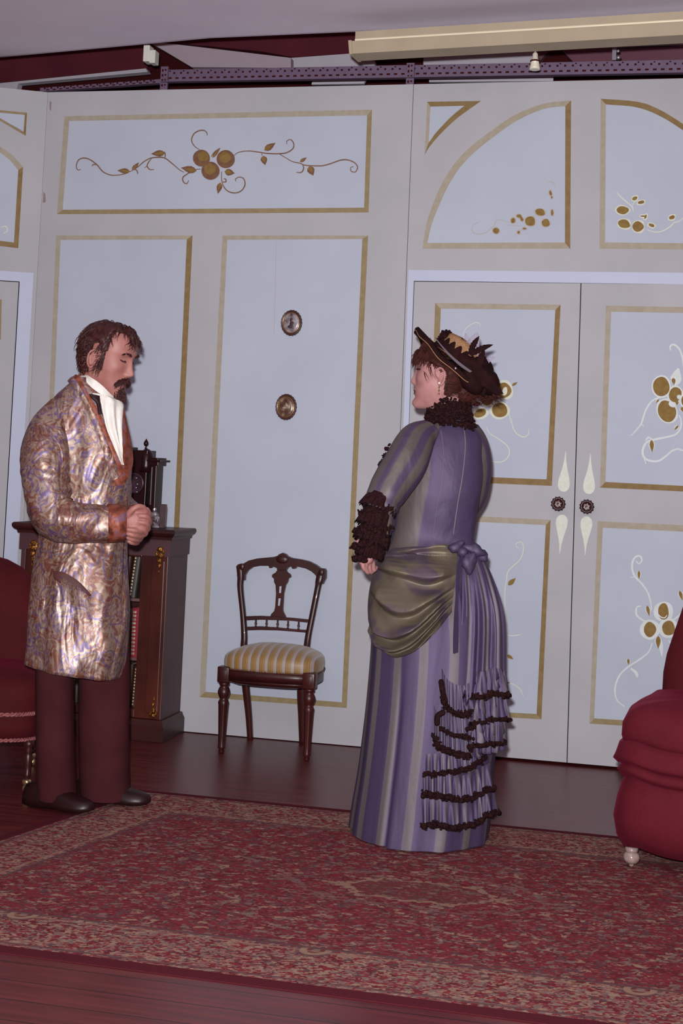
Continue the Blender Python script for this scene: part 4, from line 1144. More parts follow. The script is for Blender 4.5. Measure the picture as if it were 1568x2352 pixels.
for sx_ in (-1, 1):
    for sy_ in (-1, 1):
        p = rc + E1 * (sx_ * (A2 - .085)) + E2 * (sy_ * (B2 - .075))
        mb = MB(); mb.ball((p.x, p.y, .030), (.026, .026, .022), 10); mb.ball((p.x, p.y, .0075), (.008, .008, .0075), 6); mb.lathe([(.018, .047), (.020, .05), (.020, .06)], (p.x, p.y, 0), 14); mb.obj('caster', M_CAST, lo)

for c_ in lo.children: c_.location.z += .006

# left hand chair
la = P(60, 1822, z=0)
LE1, LE2 = (RH * .985 + FH * .17).normalized(), (FH * .985 - RH * .17).normalized()
A3, B3 = .30, .27
lc = la - LE1 * (A3 - .045) + LE2 * (B3 - .035)
lch = thing('velvet_chair', (lc.x, lc.y, 0), 'dark red velvet chair with pink braid cut by the left edge', 'chair')
mb = MB(); sblock(mb, lc, LE1, LE2, [(.188, A3 - .06, B3 - .06), (.19, A3 - .008, B3 - .008), (.24, A3 - .004, B3 - .004), (.285, A3 - .004, B3 - .004), (.33, A3, B3), (.37, A3 - .003, B3 - .003), (.40, A3 - .02, B3 - .02), (.42, A3 - .06, B3 - .06), (.432, A3 - .12, B3 - .12), (.436, .03, .03)], 5.0); mb.obj('seat', M_VELV2, lch)
for z_, r_ in ((.284, .0085), (.193, .0075)):
    ring = sup(Vector((lc.x, lc.y, z_)), LE1, LE2, A3 + .001, B3 + .001, 5.0, 320)
    mb = MB(); ring = ring + ring[:2]
    for ph in (0, math.pi):
        pts = []
        for i, p in enumerate(ring):
            a_ = i * .9 + ph
            out = (p - Vector((lc.x, lc.y, z_))).normalized()
            pts.append(p + UP * (math.sin(a_) * r_ * .55) + out * (math.cos(a_) * r_ * .3))
        mb.tube(pts, r_ * .55, 6)
    o = mb.obj('braid_trim', M_GIMP, lch); o['label'] = 'pink twisted braid trim'
mb = MB(); rows = []
lb_ = lc + LE2 * (B3 - .10)
for z_, hw_, th, lean in [(.36, .27, .06, 0), (.42, .278, .075, 0), (.50, .278, .08, .015), (.58, .268, .08, .03), (.66, .25, .08, .05), (.72, .225, .075, .065), (.77, .18, .065, .08), (.80, .12, .05, .088), (.815, .06, .035, .092), (.82, .01, .01, .094)]:
    rows.append(sup(Vector((lb_.x, lb_.y, z_)) + LE2 * lean, LE1, LE2, hw_, th, 2.8, 64))
mb.loft(rows); mb.obj('backrest', M_VELV2, lch)
for sx_ in (-1, 1):
    for sy_ in (-1, 1):
        p = lc + LE1 * (sx_ * (A3 - .045)) + LE2 * (sy_ * (B3 - .035))
        mb = MB(); mb.lathe([(.008, .045), (.011, .05), (.009, .06), (.014, .066), (.009, .072), (.013, .10), (.0165, .135), (.011, .145), (.018, .152), (.012, .16), (.019, .17), (.019, .19)], (p.x, p.y, 0), 18)
        lg = mb.obj('leg', M_MAHOG, lch)
        mb = MB(); caster(mb, p); mb.obj('caster', M_BRASS, lg)
# ------------------------------------------------------------------ people: shared builders
def skin_mat(name, col, lip, col2):
    m, nt, b, L = new_mat(name)
    at = nt.nodes.new('ShaderNodeAttribute'); at.attribute_name = 'lip'
    tc = nt.nodes.new('ShaderNodeTexCoord')
    n = nt.nodes.new('ShaderNodeTexNoise'); n.inputs['Scale'].default_value = 22; L.new(tc.outputs['Object'], n.inputs['Vector'])
    r = nt.nodes.new('ShaderNodeValToRGB'); r.color_ramp.elements[0].color = lin(col2); r.color_ramp.elements[1].color = lin(col)
    r.color_ramp.elements[0].position, r.color_ramp.elements[1].position = .3, .65
    L.new(n.outputs[0], r.inputs[0])
    mx = nt.nodes.new('ShaderNodeMixRGB'); mx.inputs[2].default_value = lin(lip)
    L.new(at.outputs['Fac'], mx.inputs[0]); L.new(r.outputs[0], mx.inputs[1]); L.new(mx.outputs[0], b.inputs['Base Color'])
    b.inputs['Roughness'].default_value = .5; b.inputs['Specular IOR Level'].default_value = .35
    b.inputs['Subsurface Weight'].default_value = .08; b.inputs['Subsurface Radius'].default_value = (.012, .004, .002)
    return m
HEAD = table([(-.121, .074, -.045, .010), (-.119, .082, -.020, .020), (-.112, .088, .0, .031), (-.10, .090, .018, .0415), (-.085, .0885, .040, .051), (-.065, .087, .058, .059), (-.04, .087, .072, .065), (-.015, .087, .084, .069), (.015, .087, .094, .0725), (.04, .090, .098, .0745), (.065, .088, .096, .073), (.085, .079, .088, .066), (.10, .063, .073, .054), (.112, .041, .051, .036), (.118, .019, .027, .018), (.1195, .004, .008, .005)], 8)
NOSE = [(-.046, 0), (-.041, .004), (-.036, .013), (-.031, .021), (-.026, .0245), (-.020, .0235), (-.008, .0165), (.006, .0105), (.020, .006), (.034, .002), (.044, 0)]
def g2(x, z, cx_, cz_, sx_, sz_):
    return math.exp(-((x - cx_) / sx_) ** 2 - ((z - cz_) / sz_) ** 2)
def face_disp(x, z, nose=1.0, brow=1.0, lips=1.0, chin=1.0):
    ax_ = abs(x)
    d = 0.0
    nh = interp(NOSE, z)[0] * nose if -.046 < z < .044 else 0
    sg = .0078 + .0035 * max(0, min(1, (.01 - z) / .04))
    d += nh * math.exp(-(x / sg) ** 2)
    d += .0065 * nose * g2(ax_, z, .0115, -.031, .006, .0065)
    d += .0055 * brow * g2(ax_, z, .026, .036, .022, .008)
    d -= .0105 * g2(ax_, z, .030, .019, .015, .0105)
    d += .0058 * g2(ax_, z, .031, .0165, .011, .0068)
    d += .004 * g2(ax_, z, .042, -.016, .018, .014)
    d -= .002 * g2(ax_, z, .045, -.058, .016, .02)
    d += .0050 * lips * g2(x, z, 0, -.0565, .019, .0048)
    d += .0052 * lips * g2(x, z, 0, -.0680, .0165, .0050)
    d -= .0030 * g2(x, z, 0, -.0622, .022, .0018)
    d -= .0040 * g2(x, z, 0, -.0790, .02, .006)
    d += .0065 * chin * g2(x, z, 0, -.101, .017, .013)
    d += .003 * g2(x, z, 0, -.050, .024, .010)
    return d
def head_pt(phi, z, off=0.0, feat=True, **kw):
    F, B, W = interp(HEAD, z)
    c, s = math.cos(phi), math.sin(phi)
    x = W * s
    y = F * abs(c) ** .82 if c > 0 else -B * abs(c) ** .95
    if B < 0 and c < 0: y = -B * abs(c)
    if feat and c > 0: y += face_disp(x, z, **kw) * min(1, c * 3)
    p = Vector((x, y, z))
    if off: p += Vector((s * .9, c, max(0, (z - .02) * 9))).normalized() * off
    return p
def add_head(mb, M, **kw):
    n = 132; rings = []
    zs_ = [-.1212 + (.1194 + .1212) * i / 92 for i in range(93)]
    for z in zs_:
        rings.append([M @ head_pt(2 * math.pi * t / n - .74 * math.sin(2 * math.pi * t / n), z, **kw) for t in range(n)])
    mb.loft(rings)
    for sx_ in (1, -1):
        E = Matrix.Translation((sx_ * .0735, -.010, -.006)) @ Matrix.Rotation(sx_ * .28, 4, 'Z') @ Matrix.Rotation(-.18, 4, 'X')
        mb.ball((0, 0, 0), (.006, .016, .029), 8); s0 = len(mb.v) - 7 * 16
        mb.v[s0:] = [M @ (E @ v_) for v_ in mb.v[s0:]]
        hx = [(.008, .012, -.022), (.010, .006, -.031), (.010, -.006, -.024), (.011, -.015, -.004), (.012, -.016, .014), (.011, -.006, .028), (.009, .009, .028), (.007, .016, .014), (.006, .014, .002)]
        mb.tube([M @ (E @ Vector((sx_ * p[0], p[1], p[2]))) for p in spline(hx, 4)], .0042, 8, round_ends=True)
def finger(mb, pts, r0, r1):
    c = [Vector(p) for p in spline([tuple(p) for p in pts], 4)]
    rr = [r0 + (r1 - r0) * i / (len(c) - 1) for i in range(len(c))]
    mb.tube(c, rr, 10, round_ends=True)
def fuse(mb, name, m, voxel, loc, smooth_it=3, tint=None):
    """fuse the collected limbs into one continuous skin"""
    o = mk(name, mb.v, mb.f, m, None, True, loc=loc)
    md = o.modifiers.new('remesh', 'REMESH'); md.mode = 'VOXEL'; md.voxel_size = voxel; md.adaptivity = 0
    ms = o.modifiers.new('smooth', 'SMOOTH'); ms.factor = .5; ms.iterations = smooth_it
    dg = bpy.context.evaluated_depsgraph_get()
    me = bpy.data.meshes.new_from_object(o.evaluated_get(dg))
    o.modifiers.clear()
    old = o.data; o.data = me; bpy.data.meshes.remove(old)
    me.name = name
    for v_ in me.vertices:
        if v_.co.z + loc[2] < .014: v_.co.z = .014 - loc[2]
    me.polygons.foreach_set('use_smooth', [True] * len(me.polygons))
    if not me.materials: me.materials.append(m)
    if tint:
        a_ = me.attributes.new('lip', 'FLOAT', 'POINT')
        lv = Vector(loc)
        a_.data.foreach_set('value', [tint(v_.co + lv) for v_ in me.vertices])
    return o
def lip_tint(Mi):
    def f(p):
        q = Mi @ p
        if abs(q.x) > .1 or q.y < .05 or q.z > .06 or q.z < -.1: return 0.0
        v_ = max(0, 1 - ((q.x / .024) ** 2 + ((q.z + .0622) / .0105) ** 2))
        return min(1, v_ * 2.2)
    return f
def strand(mb, pts, r, n=4):
    k_ = len(pts)
    mb.tube(pts, [r * (1 - .75 * i / (k_ - 1)) for i in range(k_)], n)
def ell_rings(base, rows, n=72, ex=2.3, mod=None):
    """rows: (py, xl, xr, half depth, depth offset) - photo outline of a garment standing at base"""
    rings = []
    for k_, (py, x0, x1, b_, dw) in enumerate(rows):
        c = V((x0 + x1) / 2, py, base, dw)
        a_ = (V(x1, py, base, dw) - V(x0, py, base, dw)).length / 2
        ring = []
        for i in range(n):
            t = 2 * math.pi * i / n
            cc, ss = math.cos(t), math.sin(t)
            x = abs(cc) ** (2 / ex) * (1 if cc > 0 else -1); y = abs(ss) ** (2 / ex) * (1 if ss > 0 else -1)
            k2 = 1 + (mod(t, py, k_) if mod else 0)
            ring.append(c + RH * (x * a_ * k2) + FH * (y * b_ * k2))
        rings.append(ring)
    return rings
def bvh_of(*mbs):
    vs, fs = [], []
    for m_ in mbs:
        n = len(vs); vs += m_.v; fs += [[i + n for i in f] for f in m_.f]
    return BVHTree.FromPolygons([tuple(v_) for v_ in vs], fs)
def proj(bvh, px, py, base, off=0.0, dw=0.0):
    d = ray(px, py).normalized()
    h = bvh.ray_cast(CAM, d)
    if h[0] is None:
        q = V(px, py, base, dw)
        h = bvh.find_nearest(q)
        nrm = h[1]
    else: nrm = h[1]
    if nrm.dot(d) > 0: nrm = -nrm
    nrm = (nrm - d * .6).normalized()
    return h[0] + nrm * off, nrm
def satin(name, base_nodes, glint=(225, 212, 200), mixf=.4, rough=.42, bump=.5, bscale=(14, 14, 5), ground=None, gmix=.55):
    """cloth: diffuse pattern plus a broad satin lobe; soft folds in the normal"""
    m, nt, b, L = new_mat(name)
    col = base_nodes(nt, L)
    b.inputs['Roughness'].default_value = .7; b.inputs['Specular IOR Level'].default_value = .25
    if ground:
        gm = nt.nodes.new('ShaderNodeMixRGB'); gm.inputs[0].default_value = .45; gm.inputs[2].default_value = lin(ground)
        L.new(col, gm.inputs[1]); L.new(gm.outputs[0], b.inputs['Base Color'])
    else: L.new(col, b.inputs['Base Color'])
    gl = nt.nodes.new('ShaderNodeBsdfGlossy'); gl.inputs['Roughness'].default_value = rough
    mixc = nt.nodes.new('ShaderNodeMixRGB'); mixc.inputs[0].default_value = gmix; mixc.inputs[2].default_value = lin(glint)
    L.new(col, mixc.inputs[1]); L.new(mixc.outputs[0], gl.inputs['Color'])
    ms = nt.nodes.new('ShaderNodeMixShader'); ms.inputs[0].default_value = mixf
    L.new(b.outputs[0], ms.inputs[1]); L.new(gl.outputs[0], ms.inputs[2])
    tc = nt.nodes.new('ShaderNodeTexCoord')
    mp = nt.nodes.new('ShaderNodeMapping'); mp.inputs['Scale'].default_value = bscale; L.new(tc.outputs['Object'], mp.inputs[0])
    n1 = nt.nodes.new('ShaderNodeTexNoise'); n1.inputs['Scale'].default_value = 1; n1.inputs['Detail'].default_value = 3; n1.inputs['Distortion'].default_value = .6; L.new(mp.outputs[0], n1.inputs['Vector'])
    bp = nt.nodes.new('ShaderNodeBump'); bp.inputs['Strength'].default_value = bump; bp.inputs['Distance'].default_value = .03
    L.new(n1.outputs[0], bp.inputs['Height']); L.new(bp.outputs[0], b.inputs['Normal']); L.new(bp.outputs[0], gl.inputs['Normal'])
    out = nt.nodes['Material Output']; L.new(ms.outputs[0], out.inputs[0])
    return m

# ------------------------------------------------------------------ the man
MB0 = P(185, 1852, z=0)
def Mv(px, py, dw=0.0): return V(px, py, MB0, dw)
M_SKIN = skin_mat('skin_ruddy', (158, 106, 98), (132, 70, 72), (142, 88, 82))
def paisley(nt, L):
    N = nt.nodes.new
    tc = N('ShaderNodeTexCoord')
    wn = N('ShaderNodeTexNoise'); wn.inputs['Scale'].default_value = 9; L.new(tc.outputs['Object'], wn.inputs['Vector'])
    mp0 = N('ShaderNodeMixRGB'); mp0.blend_type = 'ADD'; mp0.inputs[0].default_value = .14; L.new(tc.outputs['Object'], mp0.inputs[1]); L.new(wn.outputs['Color'], mp0.inputs[2])
    mp = N('ShaderNodeMapping'); mp.inputs['Scale'].default_value = (1, 1, .72); L.new(mp0.outputs[0], mp.inputs[0])
    v = N('ShaderNodeTexVoronoi'); v.inputs['Scale'].default_value = 15; L.new(mp.outputs[0], v.inputs['Vector'])
    def ramp(x, st, const=False):
        r = N('ShaderNodeValToRGB'); cr = r.color_ramp
        if const: cr.interpolation = 'CONSTANT'
        while len(cr.elements) < len(st): cr.elements.new(.5)
        for e, (p, c) in zip(cr.elements, st): e.position = p; e.color = lin(c)
        L.new(x, r.inputs[0]); return r.outputs[0]
    RUST, TAN, CREAM, BLUE, DK = (116, 58, 40), (128, 92, 72), (164, 148, 130), (84, 76, 136), (58, 32, 50)
    v2 = N('ShaderNodeTexVoronoi'); v2.inputs['Scale'].default_value = 130; L.new(mp.outputs[0], v2.inputs['Vector'])
    sp = N('ShaderNodeSeparateColor'); L.new(v2.outputs['Color'], sp.inputs[0])
    n3 = N('ShaderNodeTexNoise'); n3.inputs['Scale'].default_value = 13; n3.inputs['Detail'].default_value = 4; L.new(mp.outputs[0], n3.inputs['Vector'])
    ad = N('ShaderNodeMath'); ad.operation = 'MULTIPLY_ADD'; ad.inputs[1].default_value = .40; L.new(sp.outputs[0], ad.inputs[0]); L.new(n3.outputs[0], ad.inputs[2])
    base = ramp(ad.outputs[0], [(.36, DK), (.48, RUST), (.62, TAN), (.76, CREAM), (.88, CREAM), (.96, BLUE)])
    line = ramp(v.outputs['Distance'], [(0, (220, 220, 220)), (.05, (0, 0, 0)), (.22, (0, 0, 0)), (.25, (235, 235, 235)), (.28, (0, 0, 0)), (.44, (0, 0, 0)), (.47, (235, 235, 235)), (.51, (235, 235, 235)), (.54, (0, 0, 0)), (.66, (0, 0, 0)), (.69, (150, 150, 150)), (.72, (0, 0, 0))])
    mx = N('ShaderNodeMixRGB'); L.new(line, mx.inputs[0]); L.new(base, mx.inputs[1]); mx.inputs[2].default_value = lin(BLUE)
    return mx.outputs[0]
M_ROBE = satin('paisley_satin', paisley, (226, 214, 206), .44, .48, 1.4, (8, 8, 4), (104, 50, 33), .22)
def rust(nt, L):
    N = nt.nodes.new
    tc = N('ShaderNodeTexCoord'); n = N('ShaderNodeTexNoise'); n.inputs['Scale'].default_value = 40; n.inputs['Detail'].default_value = 5; L.new(tc.outputs['Object'], n.inputs['Vector'])
    r = N('ShaderNodeValToRGB'); cr = r.color_ramp; cr.elements.new(.5)
    for e, (p, c) in zip(cr.elements, [(.35, (84, 38, 30)), (.52, (134, 66, 44)), (.66, (112, 84, 104))]): e.position = p; e.color = lin(c)
    L.new(n.outputs[0], r.inputs[0]); return r.outputs[0]
M_LAPEL = satin('rust_satin_facing', rust, (180, 130, 110), .2, .55, .4, (20, 20, 10))
M_TROUS = mat('black_trouser_wool', (66, 31, 34), .95, spec=.05, col2=(58, 26, 29), scale=8)
M_SHOE = mat('black_shoe_leather', (36, 15, 16), .4, spec=.3, var=.1)
M_CRAV = mat('white_cravat_silk', (222, 218, 210), .6, spec=.3, col2=(208, 202, 194), scale=12, stretch=(4, 4, 1), bump=.25, bscale=60)
M_HAIRM = mat('dark_brown_hair', (64, 28, 26), .5, spec=.35, col2=(48, 18, 18), scale=60)
M_HAIRM2 = mat('greying_hair', (112, 76, 70), .45, spec=.4, col2=(76, 42, 38), scale=80)

az, pt = math.radians(21), math.radians(15)
f0 = RH * math.cos(az) - FH * math.sin(az)
hf = f0 * math.cos(pt) - UP * math.sin(pt); hu = UP * math.cos(pt) + f0 * math.sin(pt); hx_ = hf.cross(hu)
HC = Mv(247, 825, 0.0)
HS = 1.07
MH = Matrix.Translation(HC) @ Matrix((hx_, hf, hu)).transposed().to_4x4() @ Matrix.Scale(HS, 4)
body = MB()
add_head(body, MH, nose=1.0, brow=1.2, lips=.8)
def E_(c, a_, b_, n=32):
    return [c + RH * (a_ * math.cos(2 * math.pi * i / n)) + FH * (b_ * math.sin(2 * math.pi * i / n)) for i in range(n)]
body.tube([MH @ Vector((0, -.028, -.03)), MH @ Vector((0, -.030, -.07)), Mv(221, 895, .0), Mv(213, 930, .01)], [.055, .058, .062, .075], 20)
body.loft([E_(Mv(210, 905, .01), .06, .06), E_(Mv(200, 930, .01), .12, .075), E_(Mv(192, 985, .01), .135, .095), E_(Mv(192, 1080, .01), .135, .10), E_(Mv(192, 1180, .01), .125, .095), E_(Mv(188, 1270, .01), .13, .10), E_(Mv(186, 1330, .01), .125, .10)])
LEGN = [Mv(136, 1310, -.03), Mv(124, 1570, -.035), Mv(130, 1800, -.03), Mv(131, 1838, -.03)]
LEGF = [Mv(226, 1310, .05), Mv(240, 1570, .05), Mv(247, 1800, .05), Mv(250, 1832, .06)]
for lg in (LEGN, LEGF): body.tube(lg, [.078, .056, .040, .042], 16)
ARMR = [Mv(112, 975, -.07), Mv(98, 1080, -.15), Mv(112, 1188, -.185), Mv(205, 1205, -.19), Mv(285, 1201, -.165)]
ARML = [Mv(240, 985, .11), Mv(252, 1080, .155), Mv(264, 1160, .17), Mv(300, 1192, .12), Mv(311, 1202, .03)]
body.tube(ARMR, [.052, .048, .043, .038, .029], 14); body.tube(ARML, [.05, .046, .042, .036, .029], 14)
# right hand closed over the left one
def palm(mb, a_, b_, wid, thick, up):
    d = (b_ - a_); n_ = 7; rings = []
    ax0 = d.normalized(); w_ = up - ax0 * up.dot(ax0); w_.normalize(); t_ = ax0.cross(w_)
    for i, (s, k1, k2) in enumerate([(-.05, .35, .5), (.0, .62, .8), (.25, .82, 1), (.55, .98, 1), (.85, 1.0, .85), (1.0, .9, .6), (1.06, .6, .3)]):
        rings.append([a_ + d * s + w_ * (wid * k1 * math.cos(2 * math.pi * j / 16)) + t_ * (thick * k2 * math.sin(2 * math.pi * j / 16)) for j in range(16)])
    mb.loft(rings)
palm(body, Mv(286, 1200, -.165), Mv(322, 1193, -.165), .042, .021, UP)
for pts in ([(316, 1172, -.17), (333, 1172, -.165), (342, 1184, -.135), (336, 1196, -.115)], [(320, 1185, -.175), (337, 1187, -.17), (344, 1200, -.135), (336, 1210, -.115)],
            [(319, 1199, -.175), (335, 1202, -.168), (341, 1214, -.135), (333, 1222, -.115)], [(315, 1211, -.172), (328, 1215, -.165), (335, 1225, -.138), (328, 1231, -.12)]):
    finger(body, [Mv(*p) for p in pts], .0098, .0082)
finger(body, [Mv(292, 1184, -.18), Mv(304, 1171, -.19), Mv(318, 1163, -.185), Mv(331, 1166, -.17)], .012, .0088)
palm(body, Mv(311, 1200, .01), Mv(316, 1218, -.075), .042, .020, RH)
for pts in ([(332, 1210, -.09), (330, 1222, -.13), (312, 1219, -.185), (294, 1216, -.192)], [(330, 1221, -.085), (326, 1232, -.125), (309, 1230, -.178), (293, 1226, -.185)],
            [(325, 1231, -.08), (320, 1240, -.12), (306, 1239, -.165), (294, 1235, -.172)], [(318, 1239, -.075), (314, 1247, -.11), (304, 1247, -.145), (296, 1243, -.152)]):
    finger(body, [Mv(*p) for p in pts], .0098, .008)
finger(body, [Mv(330, 1195, -.03), Mv(340, 1190, -.07), Mv(342, 1180, -.10), Mv(337, 1170, -.12)], .012, .009)
man = fuse(body, 'person', M_SKIN, .0032, MB0, 3, lip_tint(MH.inverted()))
tag(man, 'moustached man in shiny paisley dressing gown, white cravat and black trousers', 'person')

# trousers and shoes
for lg, xs in ((LEGN, (80, 163, 86, 176)), (LEGF, (178, 296, 184, 300))):
    rows = []
    for k_, (py, w_) in enumerate([(1410, .95), (1480, .97), (1560, .98), (1680, .97), (1780, .98), (1826, 1.0), (1832, .98)]):
        t = (py - 1330) / 515
        rows.append((py, xs[0] + (xs[2] - xs[0]) * t, xs[1] + (xs[3] - xs[1]) * t, .085 * w_, -.03 if lg is LEGN else .05))
    def tm(t, py, k_): return .02 * math.sin(3 * t + py * .01) + .03 * nz((math.cos(t) * 1.5, math.sin(t) * 1.5, py * .012))
    mb = MB(); mb.loft(ell_rings(MB0, table(rows, 5), 40, 2.2, tm)); mb.obj('trouser_leg', M_TROUS, man)
def shoe(heel, toe, wid, side):
    d = toe - heel; d.z = 0; L_ = d.length; d.normalize(); q = Vector((-d.y, d.x, 0))
    mb = MB(); rings = []
    for s, w_, h, z0 in [(-.02, .4, .05, .004), (.0, .75, .065, .003), (.12, .9, .075, .0), (.3, .86, .082, .0), (.45, .92, .070, .006), (.62, 1.05, .052, .004), (.78, 1.0, .044, .003), (.9, .8, .038, .004), (.98, .45, .028, .008), (1.0, .2, .02, .01)]:
        c = heel + d * (L_ * s)
        rings.append([Vector((c.x, c.y, 0)) + q * (wid * w_ * x_) + UP * (z0 + .0105 + h * y_) for x_, y_ in ((-1, 0), (-1, .35), (-.8, .75), (-.4, .97), (0, 1), (.4, .97), (.8, .75), (1, .35), (1, 0), (.5, 0), (-.5, 0))])
    mb.loft(rings)
    o = mb.obj('shoe', M_SHOE, man)
    return o
h1, t1 = P(104, 1850, z=.01), P(212, 1868, z=.01); h2, t2 = P(222, 1838, z=.01), P(344, 1850, z=.01)
h1, t1 = t1 - (t1 - h1).normalized() * .27, t1
h2 = t2 - (t2 - h2).normalized() * .27
shoe(h1, t1, .046, 1); shoe(h2, t2, .046, -1)

# dressing gown
ROBE = [(868, 172, 212, .062, .0), (878, 164, 222, .072, .0), (892, 150, 246, .082, .0), (910, 130, 264, .092, .0), (935, 112, 278, .105, .0), (965, 98, 288, .12, .0), (1005, 92, 296, .13, .0), (1050, 90, 301, .135, .0), (1100, 92, 302, .135, .0), (1150, 95, 299, .13, .0), (1200, 98, 293, .128, .0), (1240, 93, 290, .132, .0), (1300, 83, 292, .142, .0), (1380, 73, 293, .152, .0), (1450, 69, 291, .158, .0), (1500, 66, 287, .16, .0), (1538, 65, 277, .16, .0)]
RT = table(ROBE, 5)
def robe_mod(t, py, k_):
    d = max(0, (py - 1215) / 330.0)
    f = d * (.036 * math.sin(7 * t + 1.2 + .4 * math.sin(py * .01)) + .022 * math.sin(13 * t + .5)) + .05 * nz((math.cos(t) * 1.6, math.sin(t) * 1.6, py * .011)) * (1 if py > 950 else .3)
    f += .030 * math.exp(-((py - 1228) / 40.0) ** 2) * math.sin(15 * t + .03 * py)
    f += .020 * math.exp(-((py - 1130) / 120.0) ** 2) * math.sin(5 * t + .055 * py + 2 * nz((math.cos(t) * 3, math.sin(t) * 3, py * .01)))
    return f
rings = ell_rings(MB0, RT, 120, 2.25, robe_mod)
for k_, r in enumerate(rings):
    py = RT[k_][0]; d = max(0, (py - 1380) / 158.0)
    c = sum(r, Vector()) / len(r)
    for p in r:
        u_ = (p - c).dot(RH) / .17
        p.z += -.022 * u_ * d
inner = [[c + (p - c) * .965 for p in r] for r, c in ((r, sum(r, Vector()) / len(r)) for r in rings[::-1])]
gown = MB(); gown.loft(rings + [[p - UP * .002 for p in inner[0]]] + inner[1:30])
g_bvh = bvh_of(gown)
gown.obj('dressing_gown', M_ROBE, man)
def sleeve(path, radii, wr, n=40, seed=0, twist=0):
    pts = [tuple(p) + (r,) for p, r in zip(path, radii)]
    c = spline(pts, 30)
    mb = MB(); P3 = [Vector(p[:3]) for p in c]
    N_ = len(c)
    tmp = MB(); tmp.tube(P3, [p[3] for p in c], n, flat=1.0, ref=(0, 0, 1))
    out = []
    for i in range(N_):
        s = i / (N_ - 1)
        ring = tmp.v[i * n:(i + 1) * n]; cen = P3[i]
        for j, p in enumerate(ring):
            an = 2 * math.pi * j / n
            k_ = 1 + wr(s, an, p)
            out.append(cen + (p - cen) * k_)
    mb.add(out, tmp.f, tmp.uv)
    return mb
def wr_r(s, an, p):
    e = math.exp(-((s - .47) / .15) ** 2)
    w_ = math.sin(105 * s + 2.8 * math.sin(an + .5) + 5 * nz(p * 8))
    return .055 * e * (.5 + nz(p * 7) * 1.6) * (abs(w_) ** .7 * (1 if w_ > 0 else -1)) + .06 * nz(p * 8) + .04 * math.sin(5 * an + 14 * s) * (.3 + s)
SLR_R = None
SLR = [Mv(150, 940, -.03), Mv(112, 1000, -.08), Mv(105, 1060, -.13), Mv(106, 1120, -.16), Mv(122, 1178, -.18), Mv(168, 1200, -.195), Mv(218, 1202, -.19), Mv(262, 1202, -.175)]
sr = sleeve(SLR, [.060, .082, .085, .078, .078, .070, .064, .060], wr_r)
sr.obj('sleeve', M_ROBE, man)
SLL = [Mv(235, 950, .09), Mv(246, 1020, .13), Mv(254, 1090, .16), Mv(266, 1155, .18), Mv(294, 1188, .14), Mv(306, 1196, .08)]
sleeve(SLL, [.055, .07, .068, .062, .062, .062], lambda s, an, p: .05 * nz(p * 8)).obj('sleeve', M_ROBE, man)
def cuff(p0, p1, r0, r1, ref=None):
    mb = MB(); d = (p1 - p0)
    mb.tube([p0 - d * .02, p0, p0 + d * .5, p1, p1 + d * .02, p1 - d * .1, p0 + d * .1], [r0 * .9, r0, (r0 + r1) / 2 * 1.01, r1, r1 * .94, r1 * .86, r0 * .8], 32)
    return mb.obj('cuff', M_LAPEL, man)
cuff(Mv(246, 1202, -.182), Mv(287, 1202, -.168), .0665, .0625)
cuff(Mv(310, 1196, .10), Mv(309, 1199, .02), .062, .058)
# lapels, cravat and bow tie over the chest
def strip_sheet(name, eL, eR, m, off, n=40, nj=8, puff=.0, fold=None, thick=.003, bvh=None, base=None, parent=None):
    bvh = bvh or g_bvh; base = base or MB0
    a_ = spline(eL, max(2, n // (len(eL) - 1))); b_ = spline(eR, max(2, n // (len(eR) - 1)))
    M_ = min(len(a_), len(b_)) if len(a_) != len(b_) else len(a_)
    ra = [a_[round(i * (len(a_) - 1) / (M_ - 1))] for i in range(M_)]; rb = [b_[round(i * (len(b_) - 1) / (M_ - 1))] for i in range(M_)]
    rows, nr = [], []
    for i in range(M_):
        row, nn = [], []
        for j in range(nj + 1):
            s = j / nj
            q = ra[i] * (1 - s) + rb[i] * s
            o_ = off(i / (M_ - 1), s) if callable(off) else off
            p, nrm = proj(bvh, q[0], q[1], base, o_ + puff * math.sin(math.pi * s) + (fold(i / (M_ - 1), s) if fold else 0))
            row.append(p); nn.append(nrm)
        rows.append(row); nr.append(nn)
    mb = MB(); mb.sheet(rows, thick, lambda i, j: nr[i][j], [(j / nj, i / (M_ - 1)) for i in range(M_) for j in range(nj + 1)])
    return mb.obj(name, m, parent if parent is not None else man)
strip_sheet('lapel', [(160, 880), (176, 900), (191, 926), (213, 975), (231, 1020), (246, 1072), (258, 1104)], [(180, 864), (192, 890), (203, 913), (229, 960), (249, 1012), (268, 1056), (276, 1090)], M_ROBE, .014, 42, 8, .006)
strip_sheet('lapel_facing', [(174, 872), (190, 900), (203, 926), (226, 973), (245, 1020), (262, 1062), (268, 1092)], [(181, 862), (194, 890), (206, 913), (231, 960), (251, 1012), (272, 1060), (277, 1088)], M_LAPEL, .0215, 42, 5, .002)
strip_sheet('lapel', [(276, 940), (275, 975), (274, 1020), (272, 1058), (262, 1100), (256, 1116)], [(280, 948), (289, 985), (297, 1025), (300, 1062), (292, 1092), (280, 1114)], M_LAPEL, .013, 36, 6, .004)
def cfold(t, s): return .007 * math.sin(s * 15 + 1.5 * math.sin(t * 3)) * min(1, t * 3)
strip_sheet('cravat', [(210, 905), (226, 920), (232, 945), (241, 985), (256, 1024), (272, 1066)], [(262, 922), (276, 932), (277, 952), (276, 985), (275, 1025), (274, 1066)], M_CRAV, .016, 40, 16, .016, cfold)
nb = MB(); rings = []
nc = Mv(221, 902, -.005); tax = (RH * .60 + UP * .80).normalized(); e1_ = (RH * .80 - UP * .60).normalized(); e2_ = FH
for k_ in range(8):
    pass
NBn = 48
prof = []
